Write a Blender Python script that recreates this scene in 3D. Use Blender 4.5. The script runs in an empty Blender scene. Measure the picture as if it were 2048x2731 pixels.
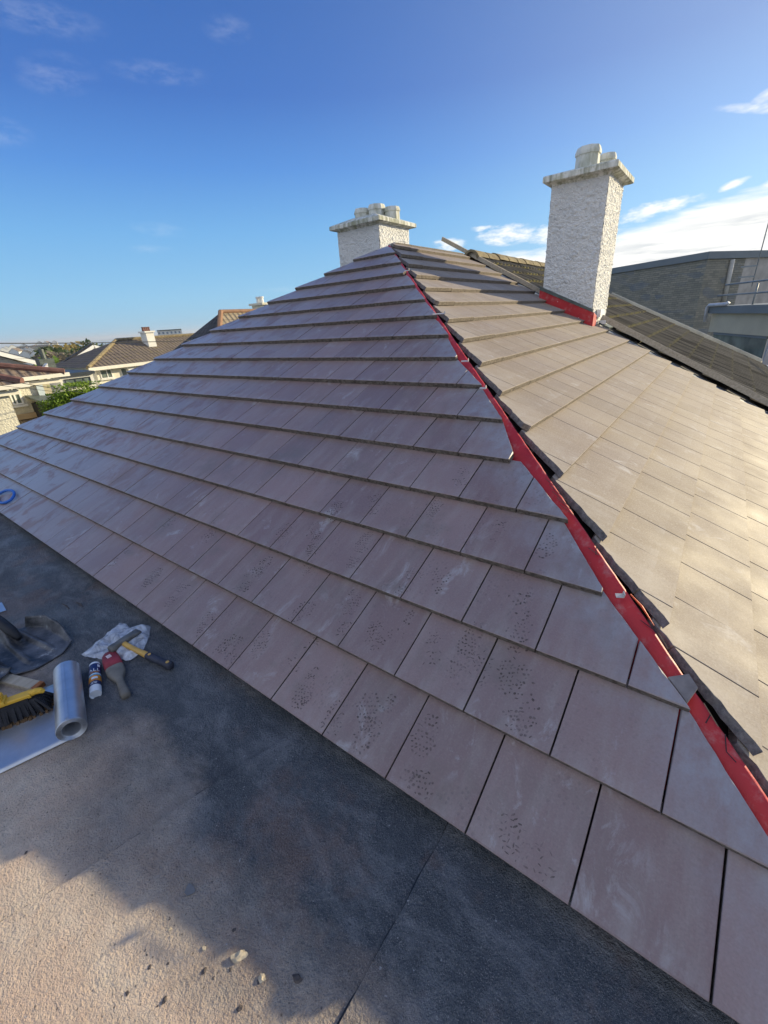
import bpy, bmesh, math, random
from mathutils import Vector, Matrix, noise as mnoise
random.seed(7)
sc = bpy.context.scene
COL = sc.collection
R = math.radians

# ------------------------------------------------------------------ camera
CAM = Vector((-0.27466, -0.71441, 1.43701))
YAW, PITCH, ROLL, FPX = -0.664281, 0.424727, 0.065726, 1128.064
_cy, _sy, _cp, _sp = math.cos(YAW), math.sin(YAW), math.cos(PITCH), math.sin(PITCH)
_f = Vector((_sy*_cp, _cy*_cp, -_sp)); _r = Vector((_cy, -_sy, 0)); _d = _f.cross(_r)
_cr, _sr = math.cos(ROLL), math.sin(ROLL)
AX_R = _r*_cr + _d*_sr; AX_D = _d*_cr - _r*_sr; AX_F = _f
cam_d = bpy.data.cameras.new('camera'); cam = bpy.data.objects.new('camera', cam_d); COL.objects.link(cam)
cam.matrix_world = Matrix(((AX_R.x, -AX_D.x, -AX_F.x, CAM.x), (AX_R.y, -AX_D.y, -AX_F.y, CAM.y), (AX_R.z, -AX_D.z, -AX_F.z, CAM.z), (0, 0, 0, 1)))
cam_d.sensor_fit = 'HORIZONTAL'; cam_d.sensor_width = 36; cam_d.lens = 36*FPX/2048
cam_d.clip_start = 0.02; cam_d.clip_end = 200000
sc.camera = cam

# ------------------------------------------------------------------ sun, sky, exposure
SUN_EL, SUN_AZ = R(15.8), R(29.0)
sdir = Vector((math.sin(SUN_AZ)*math.cos(SUN_EL), math.cos(SUN_AZ)*math.cos(SUN_EL), math.sin(SUN_EL)))
sun_d = bpy.data.lights.new('sun', 'SUN'); sun_d.energy = 5.0; sun_d.angle = R(0.5); sun_d.color = (1, 0.85, 0.55)
sun = bpy.data.objects.new('sun', sun_d); COL.objects.link(sun)
sun.rotation_euler = sdir.to_track_quat('Z', 'Y').to_euler(); sun.location = (30, 50, 30)
sc.view_settings.view_transform = 'Standard'; sc.view_settings.look = 'None'
sc.view_settings.exposure = 0.5; sc.view_settings.gamma = 1

world = bpy.data.worlds.new('World'); sc.world = world; world.use_nodes = True
def build_world():
    nt = world.node_tree; nt.nodes.clear(); N = nt.nodes.new; L = nt.links.new
    out = N('ShaderNodeOutputWorld'); bg = N('ShaderNodeBackground'); L(bg.outputs[0], out.inputs[0])
    sky = N('ShaderNodeTexSky'); sky.sky_type = 'NISHITA'; sky.sun_disc = False
    sky.sun_elevation = SUN_EL; sky.sun_rotation = SUN_AZ; sky.air_density = 1.0; sky.dust_density = 0.35; sky.ozone_density = 2.2
    bg.inputs[1].default_value = 0.15
    hs = N('ShaderNodeHueSaturation'); hs.inputs['Saturation'].default_value = 1.06; hs.inputs['Value'].default_value = 1.0
    L(sky.outputs[0], hs.inputs['Color'])
    tc = N('ShaderNodeTexCoord'); sp = N('ShaderNodeSeparateXYZ'); L(tc.outputs['Generated'], sp.inputs[0])
    def M(op, a, b=None, c=None, clamp=False):
        n = N('ShaderNodeMath'); n.operation = op; n.use_clamp = clamp
        for i, x in enumerate((a, b, c)):
            if x is None: continue
            if isinstance(x, (int, float)): n.inputs[i].default_value = x
            else: L(x, n.inputs[i])
        return n.outputs[0]
    def MR(x, a, b, c=0., d=1.):
        n = N('ShaderNodeMapRange'); n.interpolation_type = 'SMOOTHSTEP'
        L(x, n.inputs[0])
        for i, v in enumerate((a, b, c, d)): n.inputs[i+1].default_value = v
        return n.outputs[0]
    az = M('MULTIPLY', M('ARCTAN2', sp.outputs[0], sp.outputs[1]), 180/math.pi)      # degrees clockwise from +Y
    el = M('MULTIPLY', M('ARCSINE', sp.outputs[2]), 180/math.pi)
    def noise(sx, sy, scale, detail, rough=.55, off=0., shear=0.):
        cb = N('ShaderNodeCombineXYZ')
        L(M('MULTIPLY', az, sx), cb.inputs[0]); L(M('MULTIPLY', M('ADD', el, M('MULTIPLY', az, shear)), sy), cb.inputs[1]); cb.inputs[2].default_value = off
        n = N('ShaderNodeTexNoise'); n.inputs['Scale'].default_value = scale; n.inputs['Detail'].default_value = detail; n.inputs['Roughness'].default_value = rough
        L(cb.outputs[0], n.inputs['Vector']); return n.outputs[0]
    def blob(ca, ce, ra, re, tilt=0.):
        da = M('DIVIDE', M('SUBTRACT', az, ca), ra)
        de = M('DIVIDE', M('SUBTRACT', M('SUBTRACT', el, ce), M('MULTIPLY', M('SUBTRACT', az, ca), tilt)), re)
        return M('SUBTRACT', 1.0, M('ADD', M('MULTIPLY', da, da), M('MULTIPLY', de, de)), clamp=True)
    n1 = noise(.05, .30, 3.0, 8, .6)
    n2 = noise(.03, .33, 2.2, 6, .6, 4.)
    nf = noise(.16, .42, 3.2, 9, .65, 9.)
    # bank of cloud low towards the sun
    top = M('ADD', 6.0, M('MULTIPLY', MR(az, -20, 4), 2.6))
    bank = MR(M('ADD', M('SUBTRACT', top, el), M('MULTIPLY', M('SUBTRACT', n1, .5), 3.6)), -.5, 1.1)
    bank = M('MULTIPLY', bank, MR(az, -34, -24))
    # small torn puffs above the bank
    puffs = None
    for b in ((-22.0, 7.7, 4.2, 1.5, -.05), (-25, 8.6, 1.6, .4, 0), (-8.2, 8.3, 5.0, 1.0, .10), (-28.6, 7.4, 2.6, .8, 0), (-17.5, 7.3, 3.5, 1.3, .05), (-2.0, 9.3, 1.6, .5, .2), (1.0, 8.9, 2.5, .6, .2)):
        x = blob(*b); puffs = x if puffs is None else M('MAXIMUM', puffs, x)
    puff = MR(M('ADD', M('MULTIPLY', puffs, .75), M('MULTIPLY', M('SUBTRACT', nf, .5), 1.7)), (.24), 1.0)
    puff = M('MULTIPLY', puff, MR(puffs, 0, .25))
    # thin high wisps
    wis = None
    for b in ((-1.0, 14.9, 1.4, .55, .2), (0.3, 13.8, 5.5, .45, -.22)):
        x = blob(*b); wis = x if wis is None else M('MAXIMUM', wis, x)
    wisp = M('MULTIPLY', M('MULTIPLY', wis, MR(nf, .3, .7)), .8)
    thin = None
    for b in ((-65.5, 20.6, 3.6, 1.5, .1), (-60, 9.9, 3.0, .75, -.10), (-61.5, 8.2, 2.6, .45, 0), (-71, 16.5, 2.6, 1.2, 0), (-57, 21.5, 5, .9, 0), (-66, 23.7, 6, 1.2, 0), (-50, 24.5, 2.5, 1., 0), (-44, 4.0, 9, .35, 0)):
        x = blob(*b); thin = x if thin is None else M('MAXIMUM', thin, x)
    thin = M('MULTIPLY', M('MULTIPLY', thin, MR(nf, .34, .72)), .10)
    tot = M('MAXIMUM', M('MAXIMUM', bank, puff), M('MAXIMUM', wisp, thin))
    cr = N('ShaderNodeMix'); cr.data_type = 'RGBA'
    cr.inputs['A'].default_value = (3.3, 3.5, 3.7, 1); cr.inputs['B'].default_value = (5.4, 5.35, 5.2, 1)
    L(MR(n2, .40, .57), cr.inputs['Factor'])
    # the deck is thinner and whiter at its upper rim
    rim = MR(M('SUBTRACT', top, el), 0.2, 2.6)
    cr2 = N('ShaderNodeMix'); cr2.data_type = 'RGBA'; cr2.inputs['A'].default_value = (5.4, 5.4, 5.3, 1)
    L(rim, cr2.inputs['Factor']); L(cr.outputs['Result'], cr2.inputs['B'])
    # clear-sky colour by height: pale at the horizon, deep blue overhead, whiter towards the sun
    rp = N('ShaderNodeValToRGB'); L(M('MULTIPLY', el, 1/60.), rp.inputs[0]); E = rp.color_ramp.elements
    st = [(0, (.40, .64, .80)), (.06, (.36, .63, .86)), (.16, (.235, .50, .84)), (.25, (.135, .33, .75)), (.34, (.080, .205, .58)), (.45, (.062, .165, .49)), (1, (.05, .14, .42))]
    while len(E) < len(st): E.new(.5)
    for e_, (p_, c_) in zip(E, st): e_.position = p_; e_.color = tuple(k/.15*.12*f_ for k, f_ in zip(c_, (.52, .645, .71)))+(1,)
    sc8 = N('ShaderNodeMix'); sc8.data_type = 'RGBA'; sc8.blend_type = 'MULTIPLY'; sc8.inputs['Factor'].default_value = 1; sc8.inputs['B'].default_value = (1/.12, 1/.12, 1/.12, 1); sc8.clamp_result = False
    L(rp.outputs[0], sc8.inputs['A'])
    sd = N('ShaderNodeVectorMath'); sd.operation = 'DOT_PRODUCT'; L(tc.outputs['Generated'], sd.inputs[0]); sd.inputs[1].default_value = tuple(sdir)
    glow = M('POWER', M('MAXIMUM', sd.outputs['Value'], 0.0), 3.5)
    gl = N('ShaderNodeMix'); gl.data_type = 'RGBA'; gl.blend_type = 'ADD'; gl.inputs['B'].default_value = (1.8, 1.9, 1.5, 1)
    L(glow, gl.inputs['Factor']); L(sc8.outputs['Result'], gl.inputs['A'])
    sm = N('ShaderNodeMix'); sm.data_type = 'RGBA'; sm.inputs['Factor'].default_value = .95
    L(hs.outputs[0], sm.inputs['A']); L(gl.outputs['Result'], sm.inputs['B'])
    # added broken bright cloud, unseen behind the photographer, as fill for the shade
    back_fill = M('MULTIPLY', MR(M('COSINE', M('MULTIPLY', M('SUBTRACT', az, 172), math.pi/180)), .05, .45), MR(el, 3, 12))
    back_fill = M('MULTIPLY', back_fill, MR(noise(.02, .05, 2.2, 5, .55, 2.), .36, .52))
    mx = N('ShaderNodeMix'); mx.data_type = 'RGBA'
    bk = N('ShaderNodeMix'); bk.data_type = 'RGBA'; bk.inputs['B'].default_value = (3.85, 4.15, 4.75, 1)
    L(back_fill, bk.inputs['Factor']); L(sm.outputs['Result'], bk.inputs['A'])
    L(tot, mx.inputs['Factor']); L(bk.outputs['Result'], mx.inputs['A']); L(cr2.outputs['Result'], mx.inputs['B'])
    L(mx.outputs['Result'], bg.inputs[0])
build_world()

# ------------------------------------------------------------------ helpers
TH = 0.4826906; S, C, T = math.sin(TH), math.cos(TH), math.tan(TH)
G = 0.309497; XR = 0.511; XL = -8.36; W = 0.30
ZF = -0.05                                   # top of the flat felt roof
def ray(u, v): return (AX_R*((u-1024)/FPX) + AX_D*((v-1365.5)/FPX) + AX_F)
def onp(u, v, n, d0):
    d = ray(u, v); n = Vector(n); t = (d0 - n.dot(CAM))/n.dot(d); return CAM + d*t
def PX(u, v, x): return onp(u, v, (1, 0, 0), x)      # where a sight line meets a real wall plane
def PY(u, v, y): return onp(u, v, (0, 1, 0), y)
def PZ(u, v, z): return onp(u, v, (0, 0, 1), z)
def PD(u, v, d):
    r = ray(u, v); return CAM + r*(d/math.hypot(r.x, r.y))

def tag(o, label=None, cat=None, group=None, kind=None):
    if label: o['label'] = label
    if cat: o['category'] = cat
    if group: o['group'] = group
    if kind: o['kind'] = kind
    return o
def thing(name, label, cat, loc=(0, 0, 0), rz=0, group=None):
    o = bpy.data.objects.new(name, None); COL.objects.link(o); o.empty_display_size = .1
    o.location = loc; o.rotation_euler = (0, 0, rz)
    return tag(o, label, cat, group)
def world_loc(o):
    v = Vector((0, 0, 0))
    while o: v += o.location; o = o.parent
    return v
class MB:
    def __init__(s): s.v = []; s.f = []; s.m = []; s.uv = {}
    def face(s, pts, mi=0, uvs=None):
        b = len(s.v); s.v += [Vector(p) for p in pts]; s.f.append(tuple(range(b, b+len(pts)))); s.m.append(mi)
        if uvs: s.uv[len(s.f)-1] = uvs
    def shape(s, vs, fs, mi=0):
        b = len(s.v); s.v += [Vector(p) for p in vs]
        for f in fs: s.f.append(tuple(b+i for i in f)); s.m.append(mi)
    def box(s, c, d, M=None, mi=0, bev=0):
        x, y, z = d[0]/2, d[1]/2, d[2]/2
        if bev:
            q = []
            for k, (zz, ins) in enumerate(((-z, bev), (-z+bev, 0), (z-bev, 0), (z, bev))):
                for a, b in ((-1, -1), (1, -1), (1, 1), (-1, 1)):
                    q.append((a*(x-ins), b*(y-ins), zz))
            fs = [(3, 2, 1, 0), (12, 13, 14, 15)] + [(k*4+i, k*4+(i+1) % 4, k*4+4+(i+1) % 4, k*4+4+i) for k in range(3) for i in range(4)]
        else:
            q = [(a*x, b*y, e*z) for e in (-1, 1) for a, b in ((-1, -1), (1, -1), (1, 1), (-1, 1))]
            fs = [(3, 2, 1, 0), (4, 5, 6, 7)] + [(i, (i+1) % 4, 4+(i+1) % 4, 4+i) for i in range(4)]
        q = [Vector(p) for p in q]
        if M is not None: q = [M @ p for p in q]
        s.shape([p+Vector(c) for p in q], fs, mi)
    def bar(s, a, b, w, h, up=(0, 0, 1), mi=0, bev=0):
        a = Vector(a); b = Vector(b); d = b-a; x = d.normalized(); y = Vector(up).cross(x).normalized(); z = x.cross(y)
        s.box((a+b)/2, (d.length, w, h), Matrix((x, y, z)).transposed(), mi, bev)
    def prism(s, poly, n, h, mi=0):
        n = Vector(n)*h; k = len(poly); P = [Vector(p) for p in poly]
        s.shape(P+[p+n for p in P], [tuple(range(k))[::-1], tuple(range(k, 2*k))]+[(i, (i+1) % k, k+(i+1) % k, k+i) for i in range(k)], mi)
    def tube(s, path, r, n=8, mi=0, caps=True):
        P = [Vector(p) for p in path]; rs = r if isinstance(r, (list, tuple)) else [r]*len(P); vs = []
        nrm = None
        for i, p in enumerate(P):
            t = (P[min(i+1, len(P)-1)]-P[max(i-1, 0)]).normalized()
            if nrm is None: nrm = t.orthogonal().normalized()
            nrm = (nrm - t*nrm.dot(t)).normalized(); bn = t.cross(nrm)
            vs += [p+(nrm*math.cos(2*math.pi*k/n)+bn*math.sin(2*math.pi*k/n))*rs[i] for k in range(n)]
        fs = [(i*n+k, i*n+(k+1) % n, (i+1)*n+(k+1) % n, (i+1)*n+k) for i in range(len(P)-1) for k in range(n)]
        if caps: fs += [tuple(range(n))[::-1], tuple(range((len(P)-1)*n, len(P)*n))]
        s.shape(vs, fs, mi)
    def lathe(s, prof, n=16, c=(0, 0, 0), M=None, mi=0, off=0.):
        vs = []
        for r, z in prof:
            for k in range(n):
                a = 2*math.pi*k/n+off; p = Vector((r*math.cos(a), r*math.sin(a), z)); vs.append((M @ p if M is not None else p)+Vector(c))
        k0 = len(prof)
        s.shape(vs, [(i*n+k, i*n+(k+1) % n, (i+1)*n+(k+1) % n, (i+1)*n+k) for i in range(k0-1) for k in range(n)]+[tuple(range(n))[::-1], tuple(range((k0-1)*n, k0*n))], mi)
    def build(s, name, mats, parent=None, smooth=False, world_co=True, weld=False, bevel=0):
        me = bpy.data.meshes.new(name)
        off = world_loc(parent) if (parent is not None and world_co) else Vector((0, 0, 0))
        me.from_pydata([tuple(p-off) for p in s.v], [], s.f)
        mats = mats if isinstance(mats, (list, tuple)) else [mats]
        for m in mats: me.materials.append(m)
        for i, p in enumerate(me.polygons): p.material_index = s.m[i]; p.use_smooth = smooth
        if s.uv:
            ul = me.uv_layers.new(name='UVMap')
            for fi, uvs in s.uv.items():
                for li, uv in zip(me.polygons[fi].loop_indices, uvs): ul.data[li].uv = uv
        if weld:
            bm = bmesh.new(); bm.from_mesh(me); bmesh.ops.remove_doubles(bm, verts=bm.verts, dist=1e-5); bm.to_mesh(me); bm.free()
        me.update()
        o = bpy.data.objects.new(name, me); COL.objects.link(o)
        if parent is not None: o.parent = parent
        if bevel:
            b = o.modifiers.new('bevel', 'BEVEL'); b.width = bevel; b.segments = 2; b.limit_method = 'ANGLE'
        return o

# ------------------------------------------------------------------ materials
class Mat:
    def __init__(s, name, rough=.7, spec=.4):
        s.m = bpy.data.materials.new(name); s.m.use_nodes = True; s.nt = s.m.node_tree
        s.b = s.nt.nodes['Principled BSDF']; s.b.inputs['Roughness'].default_value = rough
        s.b.inputs['Specular IOR Level'].default_value = spec
        s.tc = s.nt.nodes.new('ShaderNodeTexCoord')
    def N(s, t): return s.nt.nodes.new(t)
    def L(s, a, b): s.nt.links.new(a, b)
    def co(s, kind='Object', scale=(1, 1, 1), rot=(0, 0, 0), loc=(0, 0, 0)):
        mp = s.N('ShaderNodeMapping'); s.L(s.tc.outputs[kind], mp.inputs[0])
        mp.inputs['Scale'].default_value = scale; mp.inputs['Rotation'].default_value = rot; mp.inputs['Location'].default_value = loc
        return mp.outputs[0]
    def noise(s, vec, scale, detail=4, rough=.55, dist=0.):
        n = s.N('ShaderNodeTexNoise'); s.L(vec, n.inputs['Vector']); n.inputs['Scale'].default_value = scale
        n.inputs['Detail'].default_value = detail; n.inputs['Roughness'].default_value = rough; n.inputs['Distortion'].default_value = dist
        return n.outputs[0]
    def vor(s, vec, scale, feat='F1', out='Distance', rnd=1.):
        n = s.N('ShaderNodeTexVoronoi'); n.feature = feat; s.L(vec, n.inputs['Vector']); n.inputs['Scale'].default_value = scale
        n.inputs['Randomness'].default_value = rnd
        return n.outputs[out]
    def math(s, op, a, b=None, c=None, clamp=False):
        n = s.N('ShaderNodeMath'); n.operation = op; n.use_clamp = clamp
        for i, x in enumerate((a, b, c)):
            if x is None: continue
            if isinstance(x, (int, float)): n.inputs[i].default_value = x
            else: s.L(x, n.inputs[i])
        return n.outputs[0]
    def mr(s, x, a, b, c=0., d=1.):
        n = s.N('ShaderNodeMapRange'); s.L(x, n.inputs[0])
        for i, v in enumerate((a, b, c, d)): n.inputs[i+1].default_value = v
        return n.outputs[0]
    def mix(s, f, a, b, mode='MIX'):
        n = s.N('ShaderNodeMix'); n.data_type = 'RGBA'; n.blend_type = mode
        for k, x in (('Factor', f), ('A', a), ('B', b)):
            if isinstance(x, (int, float)): n.inputs[k].default_value = x
            elif isinstance(x, tuple): n.inputs[k].default_value = (x+(1,))[:4]
            else: s.L(x, n.inputs[k])
        return n.outputs['Result']
    def color(s, c):
        if isinstance(c, tuple): s.b.inputs['Base Color'].default_value = (c+(1,))[:4]
        else: s.L(c, s.b.inputs['Base Color'])
        return s
    def rough(s, x): s.L(x, s.b.inputs['Roughness']); return s
    def bump(s, h, strength=.4, dist=.01):
        n = s.N('ShaderNodeBump'); n.inputs['Strength'].default_value = strength; n.inputs['Distance'].default_value = dist
        s.L(h, n.inputs['Height']); s.L(n.outputs[0], s.b.inputs['Normal']); return s
    def sep(s, vec):
        n = s.N('ShaderNodeSeparateXYZ'); s.L(vec, n.inputs[0]); return n.outputs
def plain(name, col, rough=.7, var=.12, scale=8, bump=.15, bscale=60, metal=0, spec=.4, bdist=.004):
    m = Mat(name, rough, spec); v = m.co()
    n = m.noise(v, scale, 5)
    a = tuple(max(0, c*(1-var)) for c in col); b = tuple(min(1, c*(1+var)) for c in col)
    m.color(m.mix(m.mr(n, .3, .7), a, b))
    if bump: m.bump(m.noise(v, bscale, 4), bump, bdist)
    m.b.inputs['Metallic'].default_value = metal
    return m.m

def tile_mat(name, side):
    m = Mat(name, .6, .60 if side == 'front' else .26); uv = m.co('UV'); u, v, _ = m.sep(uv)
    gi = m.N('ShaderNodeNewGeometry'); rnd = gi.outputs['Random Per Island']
    base = m.mix(rnd, (.245, .158, .147), (.338, .230, .212)) if side == 'front' else m.mix(rnd, (.275, .222, .170), (.355, .290, .226))  # same tile on both slopes; side copy paler and yellower, sunlight put into colour
    base = m.mix(m.math('MULTIPLY', m.mr(m.noise(uv, 1.1, 3), .35, .7), .5), base, (.20, .155, .155))
    # rain-streaked, dusty drift running down the slope
    st = m.noise(m.co('UV', (14, 2.6, 1)), 1, 6, .65)
    base = m.mix(m.math('MULTIPLY', m.mr(st, .46, .72), .42), base, (.38, .33, .30))
    fine = m.noise(uv, 160, 3)
    base = m.mix(m.math('MULTIPLY', m.mr(fine, .40, .70), .26 if side == 'front' else .5), base, (.14, .118, .105))
    base = m.mix(m.math('MULTIPLY', m.mr(m.noise(uv, 90, 3, .7), .52, .70), .15 if side == 'front' else .45), base, (.46, .42, .36))
    # pale scuffs and lime bloom
    sc_ = m.math('MULTIPLY', m.mr(m.noise(m.co('UV', (5, 3, 1)), 1.7, 8, .74, .6), .56, .67), m.mr(m.noise(uv, 2.3, 2), .42, .58))
    base = m.mix(m.math('MULTIPLY', sc_, .60), base, (.48, .46, .46))
    base = m.mix(m.math('MULTIPLY', m.math('MULTIPLY', m.mr(m.math('FRACT', m.math('DIVIDE', m.math('SUBTRACT', v, .006), G)), .22, .0), m.mr(m.noise(m.co('UV', (9, 3, 1)), 1.5, 6, .7), .45, .65)), .35), base, (.42, .39, .37))
    # cutting dust by the hip
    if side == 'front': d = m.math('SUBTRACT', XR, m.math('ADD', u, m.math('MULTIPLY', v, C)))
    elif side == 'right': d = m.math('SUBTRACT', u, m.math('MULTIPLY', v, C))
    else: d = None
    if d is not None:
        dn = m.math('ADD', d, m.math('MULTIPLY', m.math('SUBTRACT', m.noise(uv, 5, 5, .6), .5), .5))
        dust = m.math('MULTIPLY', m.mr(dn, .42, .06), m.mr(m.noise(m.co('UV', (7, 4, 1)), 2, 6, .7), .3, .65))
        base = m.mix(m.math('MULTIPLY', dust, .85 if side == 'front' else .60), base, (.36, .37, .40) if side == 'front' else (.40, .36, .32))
    rgh = m.mr(m.noise(uv, 3, 5), .3, .7, *((.34, .52) if side == 'front' else (.60, .76)))
    hgt = m.math('ADD', m.math('MULTIPLY', fine, .3), m.math('MULTIPLY', m.noise(m.co('UV', (40, 8, 1)), 1, 4), .4))
    if side == 'front':
        # boot prints: small dark studs in patches on the lower courses
        cells = m.vor(m.co('UV', (62, 50, 1), (0, 0, .35)), 1, rnd=.55)
        dot = m.mr(cells, .34, .22)
        pm = m.math('MULTIPLY', m.mr(m.vor(m.co('UV', (3.9, 3.0, 1), (0, 0, .5)), 1), .50, .38), m.mr(m.noise(uv, 8, 3), .38, .48))
        area = m.math('MULTIPLY', m.mr(v, 2.6, 1.4), m.math('MULTIPLY', m.mr(u, -5.0, -3.4), m.mr(u, .15, -.7)))
        fp = m.math('MULTIPLY', m.math('MULTIPLY', dot, pm), m.math('MULTIPLY', area, .35))
        base = m.mix(m.math('MULTIPLY', fp, .66), base, (.085, .070, .060))
        mud = m.math('MULTIPLY', m.math('MULTIPLY', m.mr(m.noise(uv, 3.3, 6, .7), .52, .70), area), .55)
        base = m.mix(mud, base, (.17, .145, .12))
        # damp film far along: glossy, sky sheen put into its colour, dull patches dry
        wet = m.math('MULTIPLY', m.mr(u, -3.2, -5.6), m.mr(m.noise(m.co('UV', (2.2, 1.6, 1), (0, 0, .3)), 2.2, 6, .65, .5), .40, .50))
        base = m.mix(m.math('MULTIPLY', wet, .65), base, (.40, .40, .42))
        rgh = m.mix(wet, rgh, (.30, .30, .30))
        hgt = m.math('ADD', hgt, m.math('MULTIPLY', fp, -1.2))
    m.color(base); m.rough(rgh); m.bump(hgt, .30, .004)
    return m.m
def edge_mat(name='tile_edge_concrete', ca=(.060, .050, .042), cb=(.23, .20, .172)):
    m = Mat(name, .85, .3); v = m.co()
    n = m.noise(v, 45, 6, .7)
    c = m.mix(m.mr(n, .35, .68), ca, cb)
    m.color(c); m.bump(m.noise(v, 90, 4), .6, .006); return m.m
def cut_mat():
    m = Mat('fresh_cut_concrete', .9, .2); v = m.co()
    m.color(m.mix(m.mr(m.noise(v, 60, 5), .35, .65), (.30, .29, .28), (.58, .56, .54))); m.bump(m.noise(v, 120, 4), .5, .004); return m.m
def felt_mat():
    m = Mat('mineral_felt', .72, .4); v = m.co('Object', loc=(-3, -2, 0)); x, y, z = m.sep(v)
    big = m.noise(v, .9, 5, .6); mid = m.noise(v, 4, 8, .72); sm = m.noise(v, 26, 6, .72); gm = m.noise(v, 85, 3, .65); fine = m.noise(v, 170, 3, .7); grit = m.noise(v, 420, 2, .6)
    base = m.mix(m.mr(big, .35, .65), (.052, .062, .074), (.080, .092, .106))
    base = m.mix(m.math('MULTIPLY', m.mr(m.noise(m.co('Object', (1, 1.8, 1), (0, 0, .5), (-3, -2, 0)), 3.2, 9, .78, .4), .47, .62), .8), base, (.20, .205, .215))
    base = m.mix(m.math('MULTIPLY', m.mr(sm, .50, .75), .55), base, (.19, .195, .20))
    # dust and grit beyond the drip line, paled to put sunlight into the colour
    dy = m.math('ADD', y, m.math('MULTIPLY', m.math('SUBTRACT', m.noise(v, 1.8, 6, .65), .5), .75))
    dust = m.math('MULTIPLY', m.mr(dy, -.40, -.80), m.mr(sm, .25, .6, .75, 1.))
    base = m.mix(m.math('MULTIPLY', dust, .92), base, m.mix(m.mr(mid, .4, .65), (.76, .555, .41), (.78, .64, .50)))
    st = m.math('MULTIPLY', m.mr(m.noise(v, 1.9, 7, .72), .52, .64), .5)
    base = m.mix(st, base, m.mix(.6, base, (.30, .15, .09)))
    base = m.mix(m.math('MULTIPLY', m.mr(fine, .58, .72), .5), base, m.mix(.55, base, (.02, .02, .022)))
    base = m.mix(m.math('MULTIPLY', m.mr(gm, .60, .70), .45), base, m.mix(.5, base, (.06, .05, .05)))
    base = m.mix(m.math('MULTIPLY', m.mr(grit, .54, .70), .7), base, m.mix(.5, base, (.68, .62, .56)))
    base = m.mix(m.math('MULTIPLY', m.mr(m.vor(v, 38), .13, .05), .7), base, (.035, .032, .03))
    base = m.mix(m.math('MULTIPLY', m.mr(m.noise(v, 60, 2), .73, .76), .6), base, (.45, .45, .45))
    m.color(base)
    wet = m.mr(m.noise(v, 2.0, 6, .65), .42, .58, .80, .38)
    m.rough(m.mix(dust, wet, (.95, .95, .95)))
    h = m.math('ADD', m.math('MULTIPLY', fine, .7), m.math('ADD', m.math('MULTIPLY', gm, .75), m.math('MULTIPLY', sm, .6)))
    m.bump(h, 1.0, .011); return m.m
def roughcast_mat(name, col, dirt=.25, scale=55, bd=.012):
    m = Mat(name, .9, .2); v = m.co()
    peb = m.vor(v, scale, 'SMOOTH_F1'); n = m.noise(v, 3, 5, .6)
    c = m.mix(m.math('MULTIPLY', m.mr(n, .45, .75), dirt), col, tuple(k*.55 for k in col))
    c = m.mix(m.math('MULTIPLY', m.mr(peb, .45, .8), .3), c, tuple(k*.6 for k in col))
    m.color(c); m.bump(m.math('SUBTRACT', m.noise(v, scale*1.6, 3), m.math('MULTIPLY', peb, 1.2)), .8, bd); return m.m
def weathered_cap_mat():
    m = Mat('weathered_cap_cement', .92, .2); v = m.co()
    st = m.noise(m.co('Object', (16, 16, 2.2)), 1, 6, .65)
    c = m.mix(m.mr(st, .42, .62), (.76, .76, .71), (.30, .31, .24))
    c = m.mix(m.math('MULTIPLY', m.mr(m.noise(v, 5, 6, .7), .5, .68), .8), c, (.34, .34, .20))
    m.color(c); m.bump(m.noise(v, 40, 5), .5, .01); return m.m
def membrane_mat():
    m = Mat('red_membrane', .5, .4); v = m.co()
    c = m.mix(m.mr(m.noise(v, 3, 5), .35, .7), (.45, .020, .028), (.55, .034, .04))
    c = m.mix(m.math('MULTIPLY', m.mr(m.noise(v, 12, 6, .7), .54, .70), .5), c, (.46, .27, .25))
    c = m.mix(m.math('MULTIPLY', m.mr(m.noise(v, 4, 6, .7), .5, .7), .5), c, (.24, .012, .02))
    m.color(c); m.bump(m.noise(v, 18, 5, .6), .35, .01); return m.m
def uv_roof_mat(name, c1, c2, moss=None, du=.3, dv=.33, rough=.85):
    m = Mat(name, rough, .3); uv = m.co('UV')
    br = m.N('ShaderNodeTexBrick'); m.L(uv, br.inputs['Vector']); br.inputs['Scale'].default_value = 1
    br.inputs['Brick Width'].default_value = du; br.inputs['Row Height'].default_value = dv; br.inputs['Mortar Size'].default_value = .022; br.inputs['Mortar Smooth'].default_value = .4
    br.inputs['Color1'].default_value = c1+(1,); br.inputs['Color2'].default_value = c2+(1,); br.inputs['Mortar'].default_value = tuple(k*.4 for k in c1)+(1,)
    c = m.mix(m.mr(m.noise(uv, 1.3, 6, .65), .4, .7), br.outputs['Color'], tuple(k*1.25 for k in c1))
    if moss: c = m.mix(m.math('MULTIPLY', m.mr(m.noise(uv, 2.6, 7, .7), .52, .66), .7), c, moss)
    m.color(c)
    u, v, _ = m.sep(uv)
    saw = m.math('FRACT', m.math('DIVIDE', v, dv))
    roll = m.math('SINE', m.math('MULTIPLY', u, 2*math.pi/du))
    m.bump(m.math('ADD', m.math('MULTIPLY', saw, -1), m.math('MULTIPLY', roll, .35)), 1., .05); return m.m
def glass_mat():
    m = Mat('window_glass', .06, .8); v = m.co()
    m.color(m.mix(m.mr(m.noise(v, .9, 3), .35, .65), (.05, .07, .07), (.20, .25, .23))); return m.m
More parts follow.
